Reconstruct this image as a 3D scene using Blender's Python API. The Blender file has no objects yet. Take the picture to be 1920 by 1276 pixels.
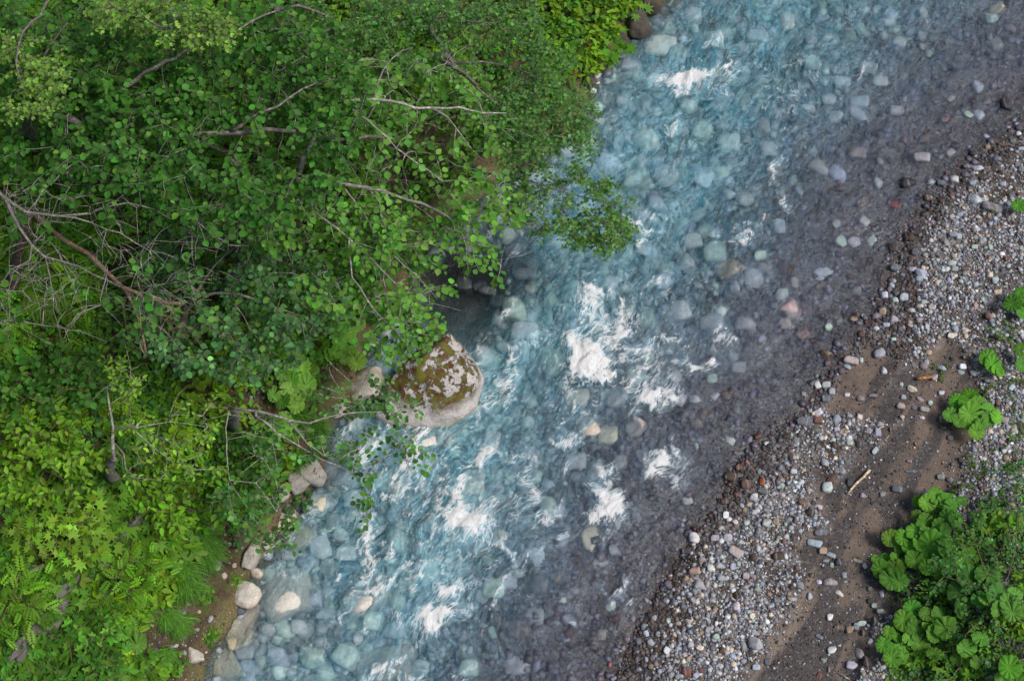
import bpy, math, random
import numpy as np
from mathutils import Matrix, Vector

R = math.radians
rng = np.random.default_rng(11)
random.seed(11)
S = bpy.context.scene
COL = S.collection

# ------------------------------------------------------------------ camera, world, sun, exposure
TILT = R(22.0); DIST = 24.0; FOC = 45.0
CAM = np.array([0.0, -DIST * math.sin(TILT), DIST * math.cos(TILT)])
cd = bpy.data.cameras.new('camera'); cam = bpy.data.objects.new('camera', cd); COL.objects.link(cam)
cam.location = CAM; cam.rotation_euler = (TILT, 0, 0)
cd.lens = FOC; cd.sensor_width = 36.0; cd.clip_end = 500.0
S.camera = cam

SUN_EL, SUN_AZ = R(57), R(102)          # azimuth measured from +y towards +x
w = bpy.data.worlds.new('World'); S.world = w; w.use_nodes = True
wn = w.node_tree.nodes; wl = w.node_tree.links
bg = wn['Background']; sky = wn.new('ShaderNodeTexSky'); sky.sky_type = 'NISHITA'; sky.sun_disc = False
sky.sun_elevation = SUN_EL; sky.sun_rotation = SUN_AZ; sky.air_density = 1.0; sky.dust_density = 3.5; sky.ozone_density = 1.0
wl.new(sky.outputs[0], bg.inputs[0]); bg.inputs[1].default_value = 0.11
sl = bpy.data.lights.new('sun', 'SUN'); sl.energy = 3.0; sl.angle = R(18); sl.color = (1.0, 0.93, 0.84)
so = bpy.data.objects.new('sun', sl); COL.objects.link(so)
sd = Vector((math.sin(SUN_AZ) * math.cos(SUN_EL), math.cos(SUN_AZ) * math.cos(SUN_EL), math.sin(SUN_EL)))
so.rotation_euler = sd.to_track_quat('Z', 'Y').to_euler(); so.location = (10, 8, 25)
S.view_settings.view_transform = 'Standard'; S.view_settings.look = 'None'; S.view_settings.gamma = 1.0
S.view_settings.exposure = 0.24
S.render.engine = 'CYCLES'
S.cycles.use_denoising = True
S.cycles.max_bounces = 8; S.cycles.transparent_max_bounces = 8; S.cycles.transmission_bounces = 6
S.cycles.diffuse_bounces = 3; S.cycles.glossy_bounces = 3
S.cycles.caustics_refractive = True; S.cycles.caustics_reflective = False
S.cycles.sample_clamp_indirect = 4.0

# ------------------------------------------------------------------ numeric helpers
ca, sa = math.cos(TILT), math.sin(TILT)
def P(px, py, z):
    """photo pixel (1920 wide) on the horizontal plane at height z -> world xyz arrays"""
    px, py, z = np.broadcast_arrays(np.asarray(px, float), np.asarray(py, float), np.asarray(z, float))
    x = (px - 960) / 1920 * 36 / FOC; y = -(py - 638) / 1920 * 36 / FOC
    d = np.stack([x, y * ca + sa, y * sa - ca], -1)
    t = (z - CAM[2]) / d[..., 2]
    return CAM + d * t[..., None]
def PX(p):
    q = np.asarray(p) - CAM
    yc = q[..., 1] * ca + q[..., 2] * sa; zc = -q[..., 1] * sa + q[..., 2] * ca
    return 960 + q[..., 0] / -zc * 1920 * FOC / 36, 638 - yc / -zc * 1920 * FOC / 36

TAB = np.random.default_rng(3).random((64, 64, 64)) * 2 - 1
def vnoise(p):
    p = np.asarray(p, float); i = np.floor(p).astype(int); f = p - i; f = f * f * f * (f * (f * 6 - 15) + 10)
    i &= 63; j = (i + 1) & 63
    x0, y0, z0 = i[..., 0], i[..., 1], i[..., 2]; x1, y1, z1 = j[..., 0], j[..., 1], j[..., 2]
    fx, fy, fz = f[..., 0], f[..., 1], f[..., 2]
    a = TAB[x0, y0, z0] * (1 - fx) + TAB[x1, y0, z0] * fx; b = TAB[x0, y1, z0] * (1 - fx) + TAB[x1, y1, z0] * fx
    c = TAB[x0, y0, z1] * (1 - fx) + TAB[x1, y0, z1] * fx; d = TAB[x0, y1, z1] * (1 - fx) + TAB[x1, y1, z1] * fx
    return (a * (1 - fy) + b * fy) * (1 - fz) + (c * (1 - fy) + d * fy) * fz
def fbm(p, oct=4, lac=2.03, gain=0.5):
    s = 0; a = 1.0; t = 0; p = np.asarray(p, float)
    for k in range(oct):
        s = s + a * vnoise(p + 17.3 * k); t += a; a *= gain; p = p * lac
    return s / t
def n2(x, y, f, seed=0.0, oct=4):
    return fbm(np.stack([x * f + seed, y * f - seed, np.full_like(x, seed * 1.7)], -1), oct)
def ss(a, b, x):
    t = np.clip((x - a) / (b - a), 0, 1); return t * t * (3 - 2 * t)
def poly_dist(x, y, pl):
    """distance to a polyline and the signed side (+ = left of its direction)"""
    best = np.full(x.shape, 1e9); side = np.zeros(x.shape)
    for (ax, ay), (bx, by) in zip(pl[:-1], pl[1:]):
        dx, dy = bx - ax, by - ay; L = dx * dx + dy * dy
        t = np.clip(((x - ax) * dx + (y - ay) * dy) / L, 0, 1)
        d = np.hypot(x - ax - t * dx, y - ay - t * dy); m = d < best
        best = np.where(m, d, best)
        cr = dx * (y - ay) - dy * (x - ax)
        side = np.where(m, np.sign(cr), side)
    return best, side
def in_poly(x, y, poly):
    ins = np.zeros(np.shape(x), bool); n = len(poly)
    for k in range(n):
        x0, y0 = poly[k]; x1, y1 = poly[(k + 1) % n]
        if y0 == y1: continue
        c = ((y0 > y) != (y1 > y)) & (x < (x1 - x0) * (y - y0) / (y1 - y0) + x0)
        ins ^= c
    return ins
def wl2(pts, z=0.0):
    return [tuple(P(a, b, z)[:2]) for a, b in pts]

# shorelines, top of the photograph to its bottom
LS = wl2([(1700, -900), (1400, -250), (1255, 0), (1225, 32), (1188, 72), (1150, 100), (1112, 152), (1090, 215), (1010, 300), (935, 335), (860, 395),
          (800, 455), (772, 520), (740, 590), (690, 640), (668, 700), (655, 760), (625, 820), (612, 880), (575, 930), (545, 965), (512, 1010),
          (480, 1065), (466, 1120), (432, 1170), (402, 1230), (385, 1276), (300, 1450), (100, 2000)])
RS = wl2([(2600, -800), (2200, -50), (2000, 190), (1920, 235), (1862, 275), (1800, 322), (1742, 385), (1700, 425), (1672, 500), (1655, 560), (1618, 620),
          (1570, 690), (1508, 760), (1440, 815), (1378, 868), (1352, 930), (1312, 985), (1262, 1055), (1222, 1130), (1180, 1200), (1150, 1276),
          (1080, 1450), (900, 2000)])
CH = wl2([(1735, 745), (1712, 800), (1700, 880), (1620, 950), (1570, 1040), (1570, 1130), (1480, 1290), (1350, 1600)])
MUD2 = wl2([(1640, 690), (1600, 740), (1700, 800)])
FLOW = np.array(P(700, 1276, 0)[:2]) - np.array(P(1560, 0, 0)[:2]); FLOW /= np.linalg.norm(FLOW)

def fields(x, y):
    dl, sl_ = poly_dist(x, y, LS); dr, sr = poly_dist(x, y, RS)
    sl_ = np.where(sl_ == 0, 1, sl_); sr = np.where(sr == 0, 1, sr)
    left = dl * -sl_       # positive = on the left bank
    right = dr * sr        # positive = on the gravel bar
    v = np.clip(dl / (dl + dr + 1e-6), 0, 1)
    return left, right, v
BANKC = P(1930, 1200, 0.0)[:2]
def H(x, y, parts=False):
    x = np.asarray(x, float); y = np.asarray(y, float)
    left, right, v = fields(x, y)
    wob = n2(x, y, 1.1, 2.0, 3) * 0.22
    n1 = n2(x, y, 2.3, 5.0, 4); nn = n2(x, y, 7.0, 9.0, 3)
    d = left + wob
    hl = 0.5 * (1 - np.exp(-np.maximum(d, 0) / 0.35)) + 0.36 * np.maximum(d, 0) + n1 * 0.25 * ss(0, 1.5, d) + nn * 0.05
    r = right + wob * 1.1
    ch, _ = poly_dist(x, y, CH); ch2, _ = poly_dist(x, y, MUD2)
    ch = np.minimum(ch, ch2 + 0.35)
    chm = 1 - ss(0.62, 1.1, ch + n2(x, y, 1.1, 21.0, 4) * .95)
    hr = 0.015 + 0.11 * (1 - np.exp(-np.maximum(r, 0) / 0.5)) + 0.012 * np.maximum(r, 0) + n1 * 0.06 * ss(0, 1, r) + nn * 0.02
    hr = hr * (1 - 0.8 * chm) + 0.02 * chm
    bank = np.hypot((x - BANKC[0]) / 1.9, (y - BANKC[1]) / 3.0)
    hr = hr + 0.8 * (1 - ss(0.2, 1.1, bank + n1 * .15))
    prof = np.interp(v, [0, .06, .2, .4, .55, .7, .85, 1], [.12, .30, .44, .42, .33, .25, .16, .015])
    hb = -prof * (1 + 0.25 * n1) + nn * 0.03 * (prof > .1)
    t = ss(-0.25, 0.12, d); u = ss(-0.3, 0.15, r)
    h = hb * (1 - t) * (1 - u) + hl * t + hr * u
    if parts: return h, left, right, v, chm * u, bank
    return h
def G(px, py, lift=0.0):
    """photo pixel -> the point of the terrain it sees"""
    z = np.zeros(np.broadcast(np.asarray(px), np.asarray(py)).shape)
    for _ in range(9):
        p = P(px, py, z); z = 0.35 * z + 0.65 * H(p[..., 0], p[..., 1])
    p = P(px, py, z); p[..., 2] += lift
    return p

# ------------------------------------------------------------------ mesh helpers
def mesh_np(name, verts, faces, cols=None, smooth=True, attrs=None):
    """faces: int array (n,k) or list of arrays"""
    me = bpy.data.meshes.new(name)
    fl = faces if isinstance(faces, list) else [faces]
    fl = [np.asarray(f) for f in fl if len(f)]
    idx = np.concatenate([f.ravel() for f in fl]); tot = np.concatenate([np.full(len(f), f.shape[1]) for f in fl])
    st = np.concatenate([[0], np.cumsum(tot)[:-1]])
    me.vertices.add(len(verts)); me.vertices.foreach_set('co', np.asarray(verts, np.float32).ravel())
    me.loops.add(len(idx)); me.loops.foreach_set('vertex_index', idx.astype(np.int32))
    me.polygons.add(len(tot)); me.polygons.foreach_set('loop_start', st.astype(np.int32))
    me.polygons.foreach_set('use_smooth', np.full(len(tot), smooth))
    if cols is not None:
        a = me.color_attributes.new('col', 'FLOAT_COLOR', 'POINT')
        c = np.ones((len(verts), 4), np.float32); c[:, :3] = cols; a.data.foreach_set('color', c.ravel())
    for k, v in (attrs or {}).items():
        v = np.asarray(v, np.float32)
        if v.ndim == 1: me.attributes.new(k, 'FLOAT', 'POINT').data.foreach_set('value', v)
        else: me.attributes.new(k, 'FLOAT_VECTOR', 'POINT').data.foreach_set('vector', v.ravel())
    me.update(calc_edges=True); me.validate()
    return me
def link(name, me, mat=None, parent=None, **props):
    o = bpy.data.objects.new(name, me); COL.objects.link(o)
    if mat is not None and me is not None and not me.materials: me.materials.append(mat)
    if parent: o.parent = parent
    for k, v in props.items():
        if v: o[k] = v
    return o
def thing(name, loc, label, category, group=None, rz=0.0):
    o = bpy.data.objects.new(name, None); COL.objects.link(o); o.location = loc; o.rotation_euler = (0, 0, rz)
    o.empty_display_size = .1
    o['label'] = label; o['category'] = category
    if group: o['group'] = group
    return o
def copy_tree(src, loc, rz, sc, label, group=None):
    r = src.copy(); COL.objects.link(r); r.location = loc; r.rotation_euler = (0, 0, rz); r.scale = (sc, sc, sc)
    r['label'] = label
    if group: r['group'] = group
    for c in src.children:
        k = c.copy(); COL.objects.link(k); k.parent = r
    return r

class Tubes:
    def __init__(s): s.v = []; s.f = []; s.n = 0; s.c = []
    def add(s, pts, rads, k=5, col=(1, 1, 1)):
        pts = np.asarray(pts, float); n = len(pts)
        if n < 2: return
        t = np.gradient(pts, axis=0); t /= np.linalg.norm(t, axis=1)[:, None] + 1e-9
        up = np.array([0.13, 0.21, 1.0]); a = np.cross(t, up); a /= np.linalg.norm(a, axis=1)[:, None] + 1e-9; b = np.cross(t, a)
        ang = np.arange(k) / k * 2 * math.pi
        r = np.asarray(rads, float)[:, None, None]
        ring = pts[:, None] + r * (np.cos(ang)[None, :, None] * a[:, None] + np.sin(ang)[None, :, None] * b[:, None])
        s.v.append(ring.reshape(-1, 3)); i = np.arange(n - 1)[:, None] * k; j = np.arange(k)[None]; j2 = (j + 1) % k
        s.f.append(np.stack([i + j, i + j2, i + k + j2, i + k + j], -1).reshape(-1, 4) + s.n)
        s.c.append(np.tile(col, (n * k, 1))); s.n += n * k
        s.v.append(pts[[0, -1]]); s.c.append(np.tile(col, (2, 1)))
        j = np.arange(k)
        s.f.append(np.stack([np.full(k, s.n), s.n - n * k + (j + 1) % k, s.n - n * k + j, s.n - n * k + j], -1))
        s.f.append(np.stack([np.full(k, s.n + 1), s.n - k + j, s.n - k + (j + 1) % k, s.n - k + (j + 1) % k], -1)); s.n += 2
    def mesh(s, name):
        q = []; tr = []
        for f in s.f:
            d = f[:, 2] == f[:, 3]
            if d.any(): tr.append(f[d][:, :3])
            if (~d).any(): q.append(f[~d])
        return mesh_np(name, np.concatenate(s.v), [np.concatenate(q)] + ([np.concatenate(tr)] if tr else []), np.concatenate(s.c))

# leaf templates: x along the leaf, y across, z up
def leaf_round():
    o = [(0, 0), (.16, .30), (.42, .43), (.70, .34), (.90, .14), (1.02, 0), (.90, -.14), (.70, -.34), (.42, -.43), (.16, -.30)]
    v = [(x, y, .16 * abs(y) ** 1.2 * 2 - .10 * x * x) for x, y in o] + [(.42, 0, -.05), (.74, 0, -.09)]
    f = [(0, 10, 2, 1), (10, 11, 3, 2), (11, 5, 4, 3), (0, 9, 8, 10), (10, 8, 7, 11), (11, 7, 6, 5)]
    return np.array(v), np.array(f)
def leaf_small():
    v = [(0, 0, 0), (.35, .36, .06), (.75, .27, .03), (1, 0, -.1), (.75, -.27, .03), (.35, -.36, .06), (.5, 0, -.03)]
    return np.array(v), np.array([(0, 6, 2, 1), (6, 3, 3, 2), (0, 5, 4, 6), (6, 4, 3, 3)])
def leaf_pinnate(n=5, ln=.30, wd=.09):
    v = []; f = []
    def one(x, y, a, L, W):
        k = len(v); c, s_ = math.cos(a), math.sin(a)
        for lx, ly, lz in ((0, 0, 0), (L * .45, W, .015), (L, 0, -.04), (L * .45, -W, .015), (L * .5, 0, -.012)):
            v.append((x + c * lx - s_ * ly, y + s_ * lx + c * ly, lz - .12 * x * x))
        f.append((k, k + 4, k + 1, k + 1)); f.append((k + 4, k + 2, k + 1, k + 1)); f.append((k, k + 3, k + 4, k + 4)); f.append((k + 3, k + 2, k + 4, k + 4))
    for i in range(n):
        x = .18 + .75 * i / n; q = 1 - .45 * abs(i / n - .35)
        one(x, 0, 1.05, ln * q, wd * q); one(x, 0, -1.05, ln * q, wd * q)
    one(.9, 0, 0, ln, wd)
    return np.array(v), np.array(f)
def leaf_trifol():
    v = []; f = []
    for a in (-1.1, 0, 1.1):
        k = len(v); c, s_ = math.cos(a), math.sin(a)
        for lx, ly, lz in ((0, 0, 0), (.25, .17, .03), (.45, .13, .0), (.62, 0, -.08), (.45, -.13, 0), (.25, -.17, .03), (.3, 0, -.02)):
            v.append((.25 + c * lx - s_ * ly, s_ * lx + c * ly, lz))
        f += [(k, k + 6, k + 2, k + 1), (k + 6, k + 3, k + 2, k + 2), (k, k + 5, k + 4, k + 6), (k + 6, k + 4, k + 3, k + 3)]
    return np.array(v), np.array(f)
def leaf_maple():
    v = [(0.25, 0, 0)]; pts = []
    for a, L in ((-2.2, .35), (-1.75, .25), (-1.25, .62), (-.9, .34), (-.62, .75), (-.3, .42), (0, .85), (.3, .42), (.62, .75), (.9, .34), (1.25, .62), (1.75, .25), (2.2, .35)):
        pts.append((.25 + L * math.cos(a), L * math.sin(a), .02 - .12 * L * L))
    v += pts; f = [(0, k, k + 1, k + 1) for k in range(1, len(pts))]
    return np.array(v), np.array(f)
def leaf_butterbur(nr=5, na=67, seed=0):
    """kidney-shaped cupped leaf with a basal notch and radial folds; stalk joins at the origin"""
    rg = np.random.default_rng(seed); v = [(0, 0, 0)]; f = []
    ang = np.linspace(-math.pi * .965, math.pi * .965, na); w0 = rg.normal(0, .06, 12); w1 = np.interp(np.arange(na), np.linspace(0, na - 1, 12), w0)
    for i in range(1, nr + 1):
        t = i / nr
        for k, a in enumerate(ang):
            rr = t * (.5 + .10 * (1 - math.cos(a)) - .06 * math.exp(-((abs(a) - math.pi) / .25) ** 2)) * (1 + w1[k] * t)
            rr *= 1 + .03 * math.cos(a * 13) * t
            z = .13 * t ** 1.3 - .10 * t ** 3 + .030 * math.cos(a * 11 + .6) * t + w1[k] * .5 * t * t
            v.append((math.cos(a) * rr, math.sin(a) * rr, z))
    for k in range(na - 1): f.append((0, 1 + k, 2 + k, 2 + k))
    for i in range(nr - 1):
        for k in range(na - 1):
            a = 1 + i * na + k; f.append((a, a + na, a + na + 1, a + 1))
    return np.array(v), np.array(f)
TL = dict(round=leaf_round(), small=leaf_small(), pinn=leaf_pinnate(), fern=leaf_pinnate(8, .26, .05), tri=leaf_trifol(), maple=leaf_maple(),
          ovate=(leaf_round()[0] * np.array([1, .62, 1]), leaf_round()[1]))
TCOL = {}
for s_ in range(4):
    TL['bb%d' % s_] = leaf_butterbur(seed=s_); q_ = TL['bb%d' % s_][0]; a_ = np.arctan2(q_[:, 1], q_[:, 0]); r_ = np.hypot(q_[:, 0], q_[:, 1])
    TCOL['bb%d' % s_] = 1.0 + .20 * np.clip(np.cos(a_ * 11 + .6), 0, 1) ** 6 * (r_ > .05) - .10 * (r_ > .45) + .3 * (r_ < .12)

class Leaves:
    def __init__(s): s.v = []; s.q = []; s.t = []; s.c = []; s.n = 0
    def add(s, kind, pos, axis, normal, size, col):
        """pos, axis, normal (n,3); size (n,); col (n,3)"""
        tv, tf = TL[kind]; pos = np.asarray(pos, float); n = len(pos)
        if n == 0: return
        x = axis / (np.linalg.norm(axis, axis=1)[:, None] + 1e-9)
        z = normal - (normal * x).sum(1)[:, None] * x; z /= np.linalg.norm(z, axis=1)[:, None] + 1e-9
        y = np.cross(z, x)
        M = np.stack([x, y, z], 1)                      # rows are axes
        V = np.einsum('ka,nab->nkb', tv, M) * np.asarray(size)[:, None, None] + pos[:, None]
        k = len(tv); s.v.append(V.reshape(-1, 3)); off = (np.arange(n) * k + s.n)[:, None, None]
        tri = tf[:, 2] == tf[:, 3]
        if (~tri).any(): s.q.append((tf[~tri][None] + off).reshape(-1, 4))
        if tri.any(): s.t.append((tf[tri][:, :3][None] + off).reshape(-1, 3))
        cc = np.repeat(np.asarray(col), k, 0)
        if kind in TCOL: cc = cc * np.tile(TCOL[kind], n)[:, None]
        s.c.append(cc); s.n += n * k
    def mesh(s, name):
        fs = []
        if s.q: fs.append(np.concatenate(s.q))
        if s.t: fs.append(np.concatenate(s.t))
        return mesh_np(name, np.concatenate(s.v), fs, np.concatenate(s.c), smooth=True)

def jit(n, base, amt=.25, bright=0.0, frac=0.0, tip=(.16, .32, .04)):
    """per-leaf colour: base with variation, some leaves lighter (young)"""
    base = np.asarray(base); m = np.exp(rng.normal(0, amt, (n, 1))); c = base[None] * m
    c = c * np.exp(rng.normal(0, .10, (n, 3)))
    k = rng.random(n) < frac
    c[k] = c[k] * .4 + np.asarray(tip) * .6
    return np.clip(c, .003, .7)
def rand_up(n, tilt=.45):
    v = rng.normal(0, tilt, (n, 3)); v[:, 2] = 1; return v / np.linalg.norm(v, axis=1)[:, None]
def rand_dir(n):
    a = rng.random(n) * 2 * math.pi; return np.stack([np.cos(a), np.sin(a), rng.normal(-.12, .2, n)], 1)

# ------------------------------------------------------------------ materials
def mat(name):
    m = bpy.data.materials.new(name); m.use_nodes = True; nt = m.node_tree
    for n in list(nt.nodes): nt.nodes.remove(n)
    out = nt.nodes.new('ShaderNodeOutputMaterial')
    return m, nt, out
def nd(nt, typ, **kw):
    n = nt.nodes.new(typ)
    for k, v in kw.items():
        if hasattr(n, k) and not k.startswith('i_'): setattr(n, k, v)
    for k, v in kw.items():
        if k.startswith('i_'): n.inputs[k[2:].replace('_', ' ')].default_value = v
    return n
def mth(nt, op, a, b=None, c=None, clamp=False):
    n = nt.nodes.new('ShaderNodeMath'); n.operation = op; n.use_clamp = clamp
    for k, x in enumerate((a, b, c)):
        if x is None: continue
        if isinstance(x, (int, float)): n.inputs[k].default_value = x
        else: nt.links.new(x, n.inputs[k])
    return n.outputs[0]
def mixc(nt, fac, a, b, mode='MIX'):
    n = nt.nodes.new('ShaderNodeMix'); n.data_type = 'RGBA'; n.blend_type = mode
    for s_, x in ((0, fac), (6, a), (7, b)):
        if isinstance(x, (int, float)): n.inputs[s_].default_value = x
        elif isinstance(x, tuple): n.inputs[s_].default_value = (*x, 1) if len(x) == 3 else x
        else: nt.links.new(x, n.inputs[s_])
    return n.outputs[2]
def noise(nt, vec, scale, detail=4, rough=.55, dist=0.0, dim='3D'):
    n = nt.nodes.new('ShaderNodeTexNoise'); n.inputs['Scale'].default_value = scale; n.inputs['Detail'].default_value = detail
    n.inputs['Roughness'].default_value = rough; n.inputs['Distortion'].default_value = dist
    if vec is not None: nt.links.new(vec, n.inputs['Vector'])
    return n.outputs[0]
def ramp(nt, x, stops):
    n = nt.nodes.new('ShaderNodeValToRGB'); e = n.color_ramp.elements
    while len(e) > len(stops): e.remove(e[-1])
    while len(e) < len(stops): e.new(1.0)
    for k, (p, c) in enumerate(stops):
        e[k].position = p; e[k].color = (c, c, c, 1) if isinstance(c, (int, float)) else (*c, 1)
    nt.links.new(x, n.inputs[0]); return n.outputs[0]
def attr(nt, name, vec=False):
    n = nt.nodes.new('ShaderNodeAttribute'); n.attribute_name = name
    return n.outputs['Vector'] if vec == 'v' else (n.outputs['Color'] if vec else n.outputs['Fac'])
def bsdf(nt, out, col, rough=.6, spec=.4, normal=None):
    b = nt.nodes.new('ShaderNodeBsdfPrincipled')
    if isinstance(col, tuple): b.inputs['Base Color'].default_value = (*col, 1)
    else: nt.links.new(col, b.inputs['Base Color'])
    if isinstance(rough, (int, float)): b.inputs['Roughness'].default_value = rough
    else: nt.links.new(rough, b.inputs['Roughness'])
    b.inputs['Specular IOR Level'].default_value = spec
    if normal is not None: nt.links.new(normal, b.inputs['Normal'])
    nt.links.new(b.outputs[0], out.inputs[0]); return b
def bump(nt, h, dist, strength=1.0):
    n = nt.nodes.new('ShaderNodeBump'); n.inputs['Distance'].default_value = dist; n.inputs['Strength'].default_value = strength
    nt.links.new(h, n.inputs['Height']); return n.outputs[0]
def geo(nt):
    return nt.nodes.new('ShaderNodeNewGeometry').outputs['Position']
def objc(nt):
    return nt.nodes.new('ShaderNodeTexCoord').outputs['Object']

def leaf_material(name, rough=.5, trans=.35):
    m, nt, out = mat(name); c = attr(nt, 'col', True)
    nz = noise(nt, geo(nt), 9, 3); c = mixc(nt, 1.0, c, ramp(nt, nz, [(.2, .80), (.8, 1.15)]), 'MULTIPLY')
    b = bsdf(nt, out, c, rough, .15, bump(nt, noise(nt, geo(nt), 60, 2), .004, .6))
    t = nt.nodes.new('ShaderNodeBsdfTranslucent'); nt.links.new(mixc(nt, 1.0, c, (1.4, 1.6, .35), 'MULTIPLY'), t.inputs[0])
    ms = nt.nodes.new('ShaderNodeMixShader'); ms.inputs[0].default_value = trans
    nt.links.new(b.outputs[0], ms.inputs[1]); nt.links.new(t.outputs[0], ms.inputs[2]); nt.links.new(ms.outputs[0], out.inputs[0])
    return m
M_LEAF = leaf_material('leaf_green'); M_BB = leaf_material('butterbur_leaf', .5, .3); M_GRASS = leaf_material('grass_blade', .45, .3)

def bark_material():
    m, nt, out = mat('bark'); p = geo(nt); c = attr(nt, 'col', True)
    n1 = noise(nt, p, 14, 4, .65); n2_ = noise(nt, p, 70, 3)
    lich = ramp(nt, n1, [(.52, 0), (.60, 1)])
    col = mixc(nt, lich, c, mixc(nt, 1.0, c, (2.0, 2.0, 1.9), 'MULTIPLY'))
    bsdf(nt, out, mixc(nt, 1.0, col, ramp(nt, n2_, [(.3, .6), (.7, 1.2)]), 'MULTIPLY'), .85, .2, bump(nt, n2_, .01, .8))
    return m
M_BARK = bark_material()

def stone_material(name, use_attr=False, big=False):
    m, nt, out = mat(name)
    if use_attr: c = attr(nt, 'col', True)
    else: c = nt.nodes.new('ShaderNodeObjectInfo').outputs['Color']
    oi = nt.nodes.new('ShaderNodeObjectInfo')
    p = geo(nt)
    v = noise(nt, p, 16 if not big else 7, 5, .65); fine = noise(nt, p, 110, 3, .6)
    col = mixc(nt, 1.0, c, ramp(nt, v, [(.25, .68), (.5, .98), (.78, 1.30)]), 'MULTIPLY')
    col = mixc(nt, 1.0, col, ramp(nt, fine, [(.3, .82), (.7, 1.14)]), 'MULTIPLY')
    # pale mineral veins on some stones
    wv = nt.nodes.new('ShaderNodeTexWave'); wv.inputs['Scale'].default_value = 2.2; wv.inputs['Distortion'].default_value = 6; wv.inputs['Detail'].default_value = 3
    mp = nt.nodes.new('ShaderNodeVectorMath'); mp.operation = 'ADD'; nt.links.new(p, mp.inputs[0]); nt.links.new(oi.outputs['Random'], mp.inputs[1]); nt.links.new(mp.outputs[0], wv.inputs[0])
    vein = mth(nt, 'MULTIPLY', ramp(nt, wv.outputs[1], [(.90, 0), (.97, 1)]), 0.0 if big or use_attr else .22)
    col = mixc(nt, vein, col, (.5, .5, .5))
    # water soaks the stones up to a few centimetres above the river
    z = nt.nodes.new('ShaderNodeSeparateXYZ'); nt.links.new(p, z.inputs[0])
    zz = mth(nt, 'ADD', z.outputs[2], mth(nt, 'MULTIPLY', noise(nt, p, 2.2, 3), -.10))
    wet = ramp(nt, mth(nt, 'ADD', mth(nt, 'MULTIPLY', zz, 4.0), .5), [(.44, 1), (.56, 0)])
    col = mixc(nt, wet, col, mixc(nt, 1.0, col, (.74, .73, .72), 'MULTIPLY'))
    rg = mth(nt, 'SUBTRACT', .78, mth(nt, 'MULTIPLY', wet, .5))
    bsdf(nt, out, col, rg, .4, bump(nt, mth(nt, 'ADD', v, mth(nt, 'MULTIPLY', fine, .4)), .012 if not big else .05, .8))
    return m
M_STONE = stone_material('river_stone_surface'); M_PEB = stone_material('pebble_surface', True); M_ROCK = stone_material('bank_rock_surface', False, True)

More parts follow.
